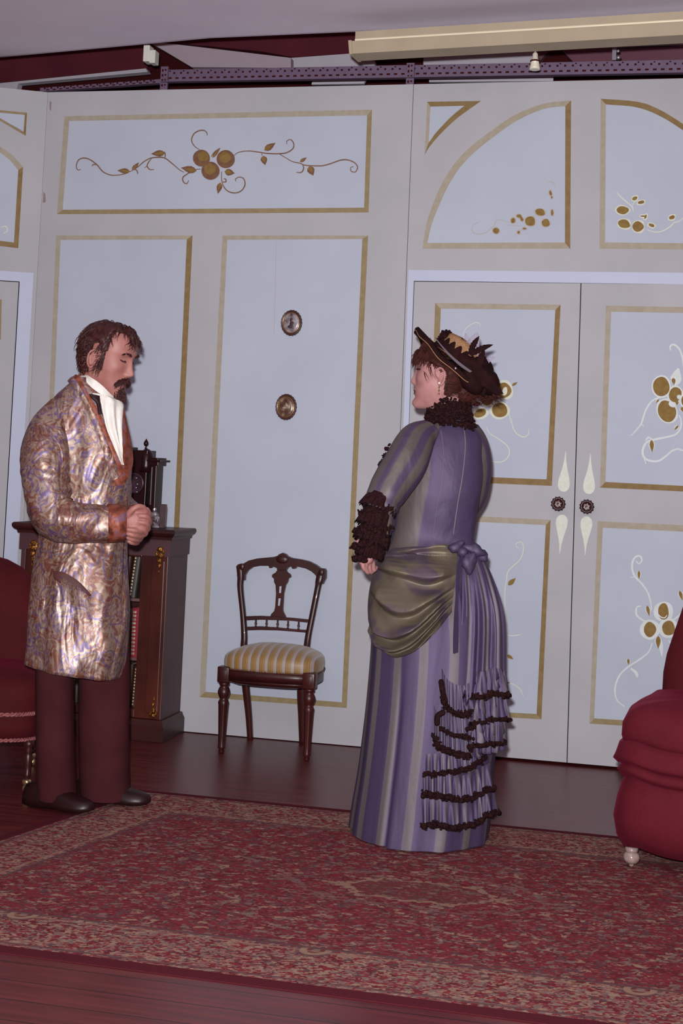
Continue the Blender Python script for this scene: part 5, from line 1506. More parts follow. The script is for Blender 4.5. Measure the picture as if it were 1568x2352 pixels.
for h_, r_ in ((-.034, .95), (-.024, 1.08), (-.012, 1.14), (.0, 1.13), (.012, 1.12), (.024, 1.06), (.034, .96)):
    ring = []
    for i in range(NBn):
        t = 2 * math.pi * i / NBn
        k2 = r_ * (1 + .02 * math.sin(h_ * 420 + 2 * math.sin(t * 2)))
        ring.append(nc + tax * (h_ * 1.0 + .003 * math.sin(3 * t)) + e1_ * (.074 * k2 * math.cos(t)) + e2_ * (.064 * k2 * math.sin(t)))
    rings.append(ring)
nb.loft(rings, True, (False, False)); nb.obj('neckcloth', M_CRAV, man)
strip_sheet('bow_tie', [(204, 909), (208, 918), (219, 930), (224, 956)], [(226, 914), (227, 922), (228, 930), (232, 954)], M_SHOE, .028, 16, 5, .004)
# sagging hip pocket
def pk(t, s): return .004 + .020 * (1 - t) * math.sin(math.pi * s)
strip_sheet('pocket', [(127, 1316), (131, 1336), (146, 1384)], [(206, 1364), (209, 1372), (206, 1400)], M_ROBE, pk, 20, 14, thick=.004)
strip_sheet('pocket_mouth', [(124, 1311), (150, 1316), (182, 1336), (209, 1366)], [(126, 1330), (150, 1348), (180, 1361), (209, 1369)], mat('pocket_lining', (78, 36, 34), .7, var=.3, scale=30), .007, 24, 6, .004, thick=.002)
strip_sheet('front_edge', [(284, 1232), (282, 1330), (280, 1420), (262, 1500), (252, 1546)], [(290, 1232), (290, 1330), (288, 1420), (272, 1500), (260, 1546)], M_ROBE, .006, 40, 4, .003)

# hair, brows, moustache and beard
Mi = MH.inverted()
def hair_m(p):
    x, y, z = abs(p.x), p.y, p.z
    if z > .108 and y < .045: return True
    if y < -.022: return z > -.078 + max(0, (y + .07)) * .5
    if y < .034:
        return z > .030 - (.066 if .006 < y < .030 and x > .05 else 0) + (.018 if y < 0 else 0)
    lineh = .070 if x < .026 else (.098 if x < .05 else .10)
    return z > lineh
def hair_shell(mb, M, mask, off, lump, seed, zmax=.1194, n=120, nz_=70):
    z_l = [-.09 + (zmax + .09) * i / nz_ for i in range(nz_ + 1)]
    idx = {}; vs = []; fs = []
    def gv(i, j):
        j %= n
        if (i, j) in idx: return idx[i, j]
        phi = 2 * math.pi * j / n
        p0 = head_pt(phi, z_l[i], 0, False)
        o_ = off + lump * nz((p0.x * 42 + seed, p0.y * 42, p0.z * 42))
        inside = all(mask(head_pt(2 * math.pi * (j + dj) / n, min(zmax, max(-.09, z_l[i] + dz)), 0, False)) for dj, dz in ((2, 0), (-2, 0), (0, .006), (0, -.006)))
        if not inside: o_ = .0005
        vs.append(M @ head_pt(phi, z_l[i], o_, False)); idx[i, j] = len(vs) - 1
        return idx[i, j]
    for i in range(nz_):
        for j in range(n):
            c = head_pt(2 * math.pi * (j + .5) / n, (z_l[i] + z_l[i + 1]) / 2, 0, False)
            if mask(c): fs.append((gv(i, j), gv(i, j + 1), gv(i + 1, j + 1), gv(i + 1, j)))
    mb.add(vs, fs)
def hair_strands(mb, M, mask, count, flow, ln, r, lift, seed, curl=.3):
    rr = random.Random(seed); k_ = 0; tries = 0
    while k_ < count and tries < count * 12:
        tries += 1
        phi = rr.uniform(0, 2 * math.pi); z = rr.uniform(-.085, .1185)
        p = head_pt(phi, z, 0, False)
        if not mask(p): continue
        k_ += 1
        nrm = Vector((p.x / .0055, p.y / .0085, (p.z - .01) / .011)).normalized()
        d = flow(p); d = (d - nrm * d.dot(nrm)); d = d.normalized() if d.length > 1e-5 else nrm.orthogonal()
        side = nrm.cross(d); L_ = ln * rr.uniform(.6, 1.2); q = p + nrm * (lift * rr.uniform(.1, .7)); pts = []
        ph = rr.uniform(0, 6.28); cu = curl * rr.uniform(.3, 1)
        for s in range(5):
            t = s / 4
            pts.append(M @ q)
            q = q + (d * 1.0 + side * (cu * math.sin(ph + t * 4)) + nrm * (lift * 30 * (.25 - t * .55) + cu * .3 * math.cos(ph + t * 4))).normalized() * (L_ / 4)
        strand(mb, pts, r)
def flow_m(p):
    if p.z > .06 and p.y > -.02: return Vector((.5 if p.x >= 0 else -.5, .35, -.25))
    return Vector((0, -.55, -1.0))
hb = MB(); hair_shell(hb, MH, hair_m, .0095, .007, 2)
hair_strands(hb, MH, hair_m, 1500, flow_m, .034, .0019, .014, 5, .7)
hair_strands(hb, MH, lambda p: hair_m(p) and p.y < -.01 and p.z < .06, 500, lambda p: Vector((0, -.9, -.6)), .04, .0026, .02, 8, 1.2)
hair_strands(hb, MH, lambda p: hair_m(p) and p.y > .03 and p.z > .07 and abs(p.x) < .035, 140, lambda p: Vector((.2, .8, -.3)), .026, .0024, .02, 9, .5)
hb.obj('hair', M_HAIRM, man)['label'] = 'wavy dark brown receding hair'
hb = MB(); hair_strands(hb, MH, lambda p: hair_m(p) and p.y < .03 and p.z < .07, 150, lambda p: Vector((0, -.7, -.5)), .03, .0014, .024, 18, 1.2)
hb.obj('grey_strands', M_HAIRM2, man)['kind'] = 'stuff'
def facial(mb, pts, ln, r, d, count, seed, spread=.003, out=.4):
    rr = random.Random(seed); c = spline(pts, 10)
    for _ in range(count):
        q = c[rr.randrange(len(c))]
        x, z = q[0] + rr.gauss(0, spread), q[1] + rr.gauss(0, spread)
        F, B, W = interp(HEAD, z)
        s = max(-.98, min(.98, x / W)); phi = math.asin(s)
        p = head_pt(phi, z)
        dd = Vector(d(x, z)) + Vector((rr.gauss(0, .25), rr.gauss(0, .2), rr.gauss(0, .25)))
        dd.y += out
        dd.normalize(); L_ = ln * rr.uniform(.6, 1.2)
        strand(mb, [MH @ (p + dd * (L_ * t) + Vector((0, -.25 * L_ * t * t, -.15 * L_ * t * t))) for t in (0, .35, .7, 1)], r)
for sx_ in (1, -1):
    mb = MB(); facial(mb, [(sx_ * .013, .034), (sx_ * .028, .0385), (sx_ * .044, .034)], .010, .0014, lambda x, z: (sx_ * .9, .2, .15), 130, 3 + sx_, .0018, .5); mb.obj('eyebrow', M_HAIRM, man)
    mb = MB(); facial(mb, [(sx_ * .021, .0135), (sx_ * .031, .0120), (sx_ * .042, .0145)], .0065, .0012, lambda x, z: (sx_ * .3, .9, -.7), 80, 13 + sx_, .0006, .5); mb.obj('eyelash', M_HAIRM, man)
mb = MB(); facial(mb, [(-.030, -.064), (-.018, -.052), (0, -.048), (.018, -.052), (.030, -.064)], .017, .0017, lambda x, z: (.9 if x > 0 else -.9, .35, -.65), 620, 21, .0034, .35); mb.obj('moustache', M_HAIRM, man)
mb = MB(); facial(mb, [(-.014, -.098), (0, -.084), (.014, -.098), (0, -.110), (-.010, -.116), (.010, -.116)], .024, .0017, lambda x, z: (0, .5, -.9), 520, 22, .006, .25); mb.obj('beard', M_HAIRM, man)['label'] = 'small dark chin beard'
# ------------------------------------------------------------------ the woman
WB0 = P(962, 1915, z=0)
def Wv(px, py, dw=0.0): return V(px, py, WB0, dw)
M_SKINW = skin_mat('skin_fair', (164, 118, 116), (88, 38, 40), (146, 98, 96))
def stripes(period, cols, key='u'):
    def f(nt, L):
        N = nt.nodes.new
        uv = N('ShaderNodeUVMap'); sx = N('ShaderNodeSeparateXYZ'); L.new(uv.outputs[0], sx.inputs[0])
        tc = N('ShaderNodeTexCoord'); n = N('ShaderNodeTexNoise'); n.inputs['Scale'].default_value = 7; L.new(tc.outputs['Object'], n.inputs['Vector'])
        ma = N('ShaderNodeMath'); ma.operation = 'MULTIPLY_ADD'; ma.inputs[1].default_value = period; ma.inputs[2].default_value = 0
        L.new(sx.outputs[0], ma.inputs[0])
        fr = N('ShaderNodeMath'); fr.operation = 'FRACT'; L.new(ma.outputs[0], fr.inputs[0])
        r = N('ShaderNodeValToRGB'); cr = r.color_ramp; cr.interpolation = 'LINEAR'
        while len(cr.elements) < len(cols): cr.elements.new(.5)
        for e, (p, c) in zip(cr.elements, cols): e.position = p; e.color = lin(c)
        L.new(fr.outputs[0], r.inputs[0])
        n2 = N('ShaderNodeTexNoise'); n2.inputs['Scale'].default_value = 90; L.new(tc.outputs['Object'], n2.inputs['Vector'])
        mx = N('ShaderNodeMixRGB'); mx.blend_type = 'MULTIPLY'; mx.inputs[0].default_value = .25; L.new(r.outputs[0], mx.inputs[1]); L.new(n2.outputs['Color'], mx.inputs[2])
        return mx.outputs[0]
    return f
PUR, PUR2, GRY, OLV = (72, 58, 92), (58, 46, 75), (102, 94, 95), (98, 88, 70)
M_SKIRT = satin('striped_purple_taffeta', stripes(15, [(0, PUR), (.38, PUR2), (.52, PUR), (.56, GRY), (.84, GRY), (.88, PUR)]), (140, 130, 150), .2, .6, .25, (7, 7, 2))
def shot(c1, c2, sc=5):
    def f(nt, L):
        N = nt.nodes.new
        tc = N('ShaderNodeTexCoord'); mp = N('ShaderNodeMapping'); mp.inputs['Scale'].default_value = (1.2, 1.2, .5); L.new(tc.outputs['Object'], mp.inputs[0])
        n = N('ShaderNodeTexNoise'); n.inputs['Scale'].default_value = sc; n.inputs['Detail'].default_value = 2; n.inputs['Distortion'].default_value = 1.2; L.new(mp.outputs[0], n.inputs['Vector'])
        r = N('ShaderNodeValToRGB'); r.color_ramp.elements[0].position, r.color_ramp.elements[1].position = .44, .54
        r.color_ramp.elements[0].color, r.color_ramp.elements[1].color = lin(c1), lin(c2); L.new(n.outputs[0], r.inputs[0]); return r.outputs[0]
    return f
M_TAFF = satin('shot_olive_purple_taffeta', shot((72, 58, 74), (94, 84, 70), 5), (150, 140, 122), .30, .52, .3, (6, 6, 6))
M_SLEEVE = satin('striped_sleeve_taffeta', stripes(7, [(0, (88, 78, 79)), (.44, (94, 84, 81)), (.56, (73, 58, 88)), (.9, (69, 54, 85)), (1, (88, 78, 79))]), (150, 142, 138), .25, .58, .3, (8, 8, 4))
M_BODICE = satin('bodice_taffeta', stripes(1, [(0, PUR2), (.40, PUR), (.535, (68, 53, 82)), (.555, (90, 80, 76)), (.69, (94, 84, 81)), (.70, (66, 51, 84)), (.78, PUR2), (.9, PUR), (1, PUR2)]), (140, 126, 144), .22, .6, .35, (9, 9, 5))
M_BUST = satin('bustle_taffeta', stripes(11, [(0, PUR2), (.4, PUR), (.5, (92, 83, 96)), (.74, (100, 92, 95)), (.84, PUR)]), (140, 130, 148), .25, .6, .3, (9, 9, 3))
M_LACE = mat('black_lace', (42, 17, 19), .8, spec=.12, col2=(32, 12, 14), scale=70, bump=1.0, bscale=160)
M_HAIRW = mat('reddish_brown_hair', (66, 31, 26), .65, spec=.15, col2=(50, 21, 18), scale=60)
M_STRAW = mat('tan_straw', (150, 114, 84), .8, spec=.1, col2=(134, 98, 70), scale=120, bump=.6, bscale=200)
M_BLK = mat('black_millinery_felt', (36, 14, 15), .85, spec=.08, col2=(26, 10, 11), scale=30)
M_RIB = mat('grey_satin_ribbon', (70, 58, 70), .5, spec=.3, var=.15, scale=20)

azw = math.radians(9); ptw = math.radians(-2)
f0w = -RH * math.cos(azw) + FH * math.sin(azw)
wf = f0w * math.cos(ptw) - UP * math.sin(ptw); wu = UP * math.cos(ptw) + f0w * math.sin(ptw); wx = wf.cross(wu)
WC = Wv(1012, 864, .0)
WMH = Matrix.Translation(WC) @ Matrix((wx, wf, wu)).transposed().to_4x4() @ Matrix.Scale(.97, 4)
wb = MB()
add_head(wb, WMH, nose=.78, brow=.45, lips=1.25, chin=.9)
wb.tube([WMH @ Vector((0, -.03, -.03)), WMH @ Vector((0, -.032, -.08)), Wv(1036, 960, .012), Wv(1036, 990, .02)], [.05, .050, .046, .046], 20)
def EW(c, a_, b_, n=32): return [c + RH * (a_ * math.cos(2 * math.pi * i / n)) + FH * (b_ * math.sin(2 * math.pi * i / n)) for i in range(n)]
wb.loft([EW(Wv(1036, 975, .02), .042, .040), EW(Wv(1026, 1002, .02), .085, .055), EW(Wv(1022, 1060, .015), .105, .075), EW(Wv(1012, 1140, .01), .10, .075), EW(Wv(995, 1235, .01), .09, .07), EW(Wv(995, 1330), .14, .11), EW(Wv(995, 1420), .14, .11)])
for px0, px1, dw in ((965, 940, -.05), (1015, 985, .06)):
    wb.tube([Wv(px0 + 10, 1400, dw), Wv(px0, 1650, dw), Wv(px1, 1870, dw), Wv(px1, 1905, dw)], [.085, .058, .04, .035], 16)
AL = [Wv(955, 1010, -.06), Wv(915, 1070, -.15), Wv(878, 1135, -.185), Wv(866, 1200, -.20), Wv(852, 1268, -.20)]
AR = [Wv(1080, 1015, .09), Wv(1098, 1085, .13), Wv(1080, 1160, .17), Wv(960, 1215, .23), Wv(880, 1235, .19), Wv(846, 1250, .08)]
wb.tube(AL, [.044, .042, .036, .030, .024], 14); wb.tube(AR, [.044, .042, .036, .032, .028, .024], 14)
palm(wb, Wv(853, 1266, -.20), Wv(846, 1291, -.195), .034, .017, FH)
for pts in ([(836, 1286, -.215), (833, 1299, -.225), (838, 1309, -.215), (845, 1306, -.20)], [(842, 1291, -.205), (839, 1305, -.215), (844, 1315, -.205), (851, 1310, -.19)],
            [(849, 1292, -.19), (848, 1306, -.20), (852, 1315, -.19), (858, 1309, -.18)], [(856, 1290, -.18), (857, 1302, -.185), (860, 1309, -.18), (864, 1303, -.17)]):
    finger(wb, [Wv(*p) for p in pts], .0082, .0066)
finger(wb, [Wv(842, 1272, -.215), Wv(832, 1280, -.225), Wv(829, 1291, -.22), Wv(834, 1298, -.21)], .0095, .0075)
palm(wb, Wv(844, 1251, .08), Wv(826, 1256, .02), .034, .017, FH)
for k_, (y_, dw) in enumerate(((1249, .03), (1256, .01), (1263, -.01), (1269, -.025))):
    finger(wb, [Wv(828, y_, dw), Wv(819, y_ + 3, dw - .02), Wv(818, y_ + 10, dw - .04), Wv(825, y_ + 14, dw - .05)], .008, .0066)
finger(wb, [Wv(836, 1246, .05), Wv(827, 1242, .02), Wv(820, 1245, .0)], .0095, .0075)
woman = fuse(wb, 'person', M_SKINW, .0032, WB0, 3, lip_tint(WMH.inverted()))
_ht, _hn = Wv(1047, 838, .0) - WB0, (RH * .58 + UP * .815).normalized()
for v_ in woman.data.vertices:                       # the crown of the head is pressed flat inside the hat
    h_ = (v_.co - _ht).dot(_hn)
    if h_ > -.034 and v_.co.z > 1.4: v_.co -= _hn * ((h_ + .034) * .92)
tag(woman, 'woman in striped purple bustle dress and dark feathered hat, seen from behind', 'person')

# skirt
SKT = [(1232, 912, 1074, .070, .01), (1262, 898, 1088, .092, .01), (1300, 868, 1120, .135, .01), (1350, 857, 1140, .165, .01), (1410, 850, 1150, .19, .0), (1480, 852, 1152, .205, .0), (1600, 843, 1146, .225, .0), (1700, 832, 1140, .24, .0), (1780, 822, 1130, .25, .0), (1850, 811, 1128, .26, .0), (1900, 804, 1122, .27, .0), (1913, 803, 1118, .272, .0)]
STB = table(SKT, 5)
def sk_mod(t, py, k_):
    d = max(0, (py - 1280) / 630.0)
    f = d * (.018 * math.sin(9 * t + .6) + .012 * math.sin(17 * t + 2 + py * .002)) + .015 * d * nz((math.cos(t) * 2, math.sin(t) * 2, py * .005))
    q = ((t - math.radians(238)) / .045); f -= .075 * d * math.exp(-q * q) * (1 if py > 1600 else max(0, (py - 1480) / 120))
    return f
rings = ell_rings(WB0, STB, 220, 2.1, sk_mod)
for k_, r in enumerate(rings):
    for p in r:
        p.z = max(p.z, .011)
hem_z = .0112
for p in rings[-1]: p.z = hem_z
sk = MB()
inner = [[sum(r, Vector()) / len(r) + (p - sum(r, Vector()) / len(r)) * .975 for p in r] for r in rings[::-1][:25]]
allr = rings + inner
sk.loft(allr, uv=[(i / 220, k_) for k_ in range(len(allr)) for i in range(220)])
s_bvh = bvh_of(sk)
sk.obj('skirt', M_SKIRT, woman)

# bodice
BOD = [(935, 1003, 1072, .054, .01), (950, 1000, 1075, .055, .015), (962, 997, 1080, .057, .02), (975, 985, 1086, .062, .02), (990, 958, 1096, .075, .02), (1010, 940, 1106, .09, .02), (1045, 930, 1106, .105, .02), (1090, 926, 1108, .112, .015), (1130, 920, 1104, .108, .01), (1180, 910, 1094, .098, .01), (1225, 902, 1088, .088, .01), (1250, 896, 1092, .095, .01), (1275, 884, 1104, .118, .01)]
BTB = table(BOD, 5)
def bod_mod(t, py, k_):
    return .012 * math.sin(py * .06 + 3 * math.sin(t * 2)) * (1 if py > 1120 else .3) + .02 * nz((math.cos(t) * 2, math.sin(t) * 2, py * .016))
rings = ell_rings(WB0, BTB, 120, 2.25, bod_mod)
bd = MB(); bd.loft(rings, uv=[(i / 120, k_) for k_ in range(len(rings)) for i in range(120)])
b_bvh = bvh_of(bd)
bd.obj('bodice', M_BODICE, woman)
def seam(name, pts, m, r, parent, bvh, off=.002):
    c = spline(pts, 10)
    mb = MB(); mb.tube([proj(bvh, q[0], q[1], WB0, off)[0] for q in c], r, 6)
    return mb.obj(name, m, parent)
M_PIPE = mat('bodice_piping', (100, 88, 102), .5, var=.1)
seam('piping', [(1062, 965), (1068, 1020), (1062, 1090), (1050, 1160), (1040, 1230)], M_PIPE, .0026, woman, b_bvh)
seam('piping', [(1012, 985), (1018, 1040), (1014, 1110), (1002, 1170), (993, 1240)], M_PIPE, .0016, woman, b_bvh)
# sleeves
def wr_w(s, an, p): return .05 * nz(p * 9) + .03 * math.sin(4 * an + 9 * s) + .05 * math.exp(-((s - .78) / .13) ** 2) * math.sin(46 * s + 2 * math.sin(an))
sl = sleeve([Wv(985, 990, -.03), Wv(955, 1016, -.07), Wv(932, 1062, -.13), Wv(905, 1105, -.16), Wv(882, 1145, -.185), Wv(872, 1185, -.20), Wv(866, 1225, -.205)], [.045, .066, .072, .068, .060, .050, .046], wr_w)
sl.obj('sleeve', M_SLEEVE, woman)
sr2 = sleeve([Wv(1072, 990, .06), Wv(1088, 1030, .09), Wv(1094, 1085, .12), Wv(1084, 1145, .16), Wv(1045, 1190, .20), Wv(960, 1218, .235), Wv(885, 1236, .20), Wv(858, 1246, .12)], [.045, .056, .052, .046, .042, .040, .038, .038], wr_w)
sr2.obj('sleeve', M_SLEEVE, woman)
# black lace: cuffs, collar, edging
def lumps(mb, pts, r, count, jitter, seed, flat=None, size=(.6, 1.25)):
    rr = random.Random(seed); c = spline([tuple(p) for p in pts], 12)
    for _ in range(count):
        q = Vector(c[rr.randrange(len(c))]) + Vector((rr.gauss(0, jitter), rr.gauss(0, jitter), rr.gauss(0, jitter)))
        s = r * rr.uniform(*size)
        M_ = Matrix.Rotation(rr.uniform(0, 6.3), 3, 'X') @ Matrix.Rotation(rr.uniform(0, 6.3), 3, 'Z')
        mb.ball(q, (s, s * rr.uniform(.3, .6), s * rr.uniform(.7, 1.1)), 4, M_)
def frill(mb, c0, axis, r0, r1, ln, n, amp, seed):
    """a gathered cone of lace round a wrist or neck; axis points to its free edge"""
    axis = axis.normalized(); u = axis.orthogonal().normalized(); w_ = axis.cross(u)
    rows = []
    NN = n * 6
    for t in (0, .25, .5, .75, 1):
        ring = []
        for i in range(NN):
            a_ = 2 * math.pi * i / NN
            k_ = 1 + amp * t * math.sin(n * a_ + seed) + amp * .5 * t * nz((math.cos(a_) * 4, math.sin(a_) * 4, seed + t))
            r = (r0 + (r1 - r0) * t ** .8) * k_
            ring.append(c0 + (u * math.cos(a_) + w_ * math.sin(a_)) * r + axis * (ln * t + (.006 * math.sin(n * a_ * 2 + seed) * t)))
        rows.append(ring)
    inner = [[p - (p - c0 - axis * (p - c0).dot(axis)).normalized() * .003 for p in r] for r in rows[::-1]]
    mb.loft(rows + inner, True, (False, False))
for k_, (a_, b_, r0, r1) in enumerate((((880, 1140, -.19), (866, 1172, -.20), .050, .060), ((872, 1172, -.20), (856, 1212, -.21), .048, .060), ((866, 1205, -.205), (850, 1246, -.212), .046, .058), ((860, 1232, -.207), (846, 1278, -.21), .040, .046))):
    A__, B__ = Wv(*a_), Wv(*b_)
    mb = MB(); frill(mb, A__, B__ - A__, r0, r1, (B__ - A__).length, 15, .10, k_ * 1.7)
    lumps(mb, [B__ + (RH * math.cos(t) * r1 * .92 + FH * math.sin(t) * r1 * .92 + UP * (.2 * r1 * math.cos(t))) for t in [i * .5236 for i in range(13)]], .011, 80, .004, 30 + k_)
    o = mb.obj('lace_cuff', M_LACE, woman); o['kind'] = 'stuff'; o['label'] = 'black lace sleeve frill'
A__, B__ = Wv(868, 1240, .15), Wv(842, 1252, .09)
mb = MB(); frill(mb, A__, B__ - A__, .04, .05, (B__ - A__).length, 12, .1, 3); mb.obj('lace_cuff', M_LACE, woman)['label'] = 'black lace sleeve frill'
mb = MB()
pts = [Wv(892, 1022, -.10), Wv(880, 1048, -.13), Wv(871, 1078, -.14), Wv(858, 1112, -.17), Wv(850, 1140, -.18)]
mb = MB(); lumps(mb, pts, .008, 46, .002, 44); o = mb.obj('lace_edging', M_LACE, woman); o['kind'] = 'stuff'
def neck_ring(py, a_, b_, tilt=14, cx_=1034):
    c = Wv(cx_, py, .005)
    return [c + RH * (a_ * math.cos(t)) + FH * (b_ * math.sin(t)) + UP * (-tilt / 683 * -math.cos(t)) for t in [2 * math.pi * i / 16 for i in range(17)]]
mb = MB()
for py, a_, b_, s in ((926, .058, .056, 1), (940, .064, .060, 2), (955, .070, .066, 3), (970, .078, .070, 4)):
    lumps(mb, neck_ring(py, a_, b_, -9), .0085, 300, .005, 50 + s)
cc = Wv(1034, 965, .005); frill(mb, cc, UP, .060, .068, .052, 18, .08, 1)
o = mb.obj('lace_collar', M_LACE, woman); o['kind'] = 'stuff'; o['label'] = 'black lace ruff collar'
mb = MB(); lumps(mb, [proj(b_bvh, q[0], q[1], WB0, .004)[0] for q in ((962, 972), (978, 966), (1010, 974), (1050, 976), (1084, 966))], .009, 50, .003, 60); o = mb.obj('lace_edging', M_LACE, woman); o['kind'] = 'stuff'

# draped apron over the hip: swags falling from the waist
L_ED = spline([(892, 1258), (872, 1290), (860, 1330), (852, 1380), (852, 1420), (858, 1448)], 8)
R_ED = spline([(1046, 1252), (1048, 1290), (1044, 1330), (1040, 1365), (1037, 1390), (1036, 1408)], 8)
def apron_pt(s, t):
    i = t * (len(L_ED) - 1); i0 = min(int(i), len(L_ED) - 2); f_ = i - i0
    l_ = L_ED[i0] * (1 - f_) + L_ED[i0 + 1] * f_; r_ = R_ED[i0] * (1 - f_) + R_ED[i0 + 1] * f_
    q = l_ * (1 - s) + r_ * s
    sag = (8 + 76 * t ** 1.1)
    # deeper on the left, like the photo's swag
    sh = 4 * s * (1 - s) * (1.25 - .75 * s)
    return q[0], q[1] + sag * sh
body_bvh = bvh_of(sk, bd)
rows, nr, uv = [], [], []
NI, NJ = 160, 80
for i in range(NI + 1):
    t = i / NI; row, nn = [], []
    for j in range(NJ + 1):
        s = j / NJ
        px, py = apron_pt(s, t)
        p, nrm = proj(body_bvh, px, py, WB0, 0)
        wv_ = t * 5.3 + .45 * math.sin(3.0 * s + 5 * t) + .5 * s
        fq = wv_ % 1.0; fold = (.5 - .5 * math.cos(math.pi * min(1, fq / .82))) if fq < .82 else (.5 + .5 * math.cos(math.pi * (fq - .82) / .18))
        edge_ = min(1, s * 7, (1 - s) * 6)
        amp = .038 * edge_ * min(1, .45 + t * 1.4)
        fl_ = (.5 + .5 * math.sin(2 * math.pi * (t * 3.1 - s * 2.2)))
        off = .013 + amp * fold + .010 * edge_ * fl_ + (.014 * max(0, (t - .9) * 10))
        p2 = p + nrm * off; row.append(p2); nn.append(nrm); uv.append((s, t))
    rows.append(row); nr.append(nn)
ap = MB(); ap.sheet(rows, .004, lambda i, j: nr[i][j], uv)
ap.obj('draped_overskirt', M_TAFF, woman)
# bustle: long pleated fall at the back
BUS = [(1262, 1050, 1100, .05, -.05), (1290, 1043, 1116, .075, -.055), (1330, 1038, 1132, .105, -.06), (1380, 1034, 1147, .125, -.06), (1430, 1030, 1153, .138, -.06), (1500, 1026, 1154, .142, -.06), (1570, 1020, 1154, .148, -.06), (1640, 1010, 1153, .15, -.06), (1700, 1004, 1152, .152, -.06), (1712, 1003, 1151, .15, -.06)]
BUT = table(BUS, 6)
def bus_mod(t, py, k_):
    d = min(1, max(.15, (py - 1250) / 150.0))
    f = d * (.055 * math.sin(16 * t + .8 * math.sin(py * .012)) + .035 * math.sin(27 * t + 1 + py * .006)) + .05 * nz((math.cos(t) * 2.2, math.sin(t) * 2.2, py * .008))
    return f * (1.0 if py > 1300 else .7)
rings = ell_rings(WB0, BUT, 200, 2.2, bus_mod)
bu = MB()
inner = [[(sum(r, Vector()) / len(r)) + (p - sum(r, Vector()) / len(r)) * .95 for p in r] for r in rings[::-1][:20]]
allr = rings + inner
bu.loft(allr, uv=[(i / 200, k_) for k_ in range(len(allr)) for i in range(200)])
u_bvh = bvh_of(sk, bu)
bu.obj('bustle', M_BUST, woman)
# flounces with black lace edging
def flounce(pts, drop, seed, thick=.012, n=90, lift=.020, wave=.009, k=1.0):
    c = spline(pts, max(4, n // (len(pts) - 1)))
    rows, nr, uv = [], [], []
    N_ = len(c)
    for i in range(9):
        t = i / 8; row, nn = [], []
        for j, q in enumerate(c):
            s = j / (N_ - 1)
            p, nrm = proj(u_bvh, q[0], q[1] - drop * (1 - t), WB0, .003)
            w_ = t ** .8 * (lift * (.7 + .3 * math.sin(7 * s + seed)) + wave * math.sin((46 * s + seed) * k) + wave * .6 * math.sin(97 * s * k + 2 * seed))
            row.append(p + nrm * w_); nn.append(nrm); uv.append((s, t))
        rows.append(row); nr.append(nn)
    mb = MB(); mb.sheet(rows, .0025, lambda i, j: nr[i][j], uv)
    fl = mb.obj('flounce', M_BUST, woman)
    mb = MB(); edge_ = rows[-1]
    mb.tube(edge_, [thick * (.75 + .3 * nz((i * .9, seed, 0))) for i in range(len(edge_))], 8, flat=1.0)
    rr = random.Random(seed)
    for p in edge_:
        for _ in range(2):
            s_ = thick * rr.uniform(.35, .6)
            mb.ball(p + Vector((rr.gauss(0, .004), rr.gauss(0, .004), rr.uniform(-1, 1) * thick)), (s_, s_ * .6, s_), 4)
    o = mb.obj('lace_trim', M_LACE, fl); o['kind'] = 'stuff'; o['label'] = 'black lace trim'
    return fl
flounce([(968, 1896), (1000, 1893), (1040, 1900), (1085, 1892), (1112, 1872), (1131, 1864)], 62, 1, .011, 100, .014)
flounce([(970, 1823), (1000, 1826), (1030, 1832), (1062, 1836), (1095, 1822), (1126, 1806)], 56, 2, .011, 100, .014)
flounce([(974, 1778), (1010, 1776), (1045, 1770), (1075, 1762), (1095, 1745), (1112, 1735)], 46, 3, .0095, 100, .012)
flounce([(996, 1690), (1006, 1712), (1028, 1724), (1052, 1733), (1080, 1735)], 70, 4, .0105, 80, .020)
flounce([(1072, 1722), (1092, 1712), (1110, 1706), (1136, 1708), (1160, 1702)], 66, 5, .0095, 60, .022)
flounce([(1012, 1672), (1036, 1686), (1058, 1690), (1078, 1694)], 50, 6, .0085, 60, .022)
flounce([(1072, 1672), (1090, 1664), (1112, 1654), (1138, 1650), (1162, 1652)], 58, 7, .0085, 60, .022)
flounce([(1014, 1600), (1024, 1622), (1042, 1636), (1062, 1640), (1078, 1634)], 66, 8, .0105, 60, .024)
flounce([(1094, 1600), (1112, 1600), (1128, 1592), (1146, 1594), (1162, 1600)], 58, 9, .0105, 60, .022)
for pts in ([(1012, 1566), (1016, 1590), (1022, 1612)], [(1002, 1660), (1004, 1644), (1016, 1636)]):
    mb = MB(); mb.tube([proj(u_bvh, q[0], q[1], WB0, .02)[0] for q in spline(pts, 8)], .0095, 8, round_ends=True); o = mb.obj('lace_trim', M_LACE, woman); o['label'] = 'black lace trim'
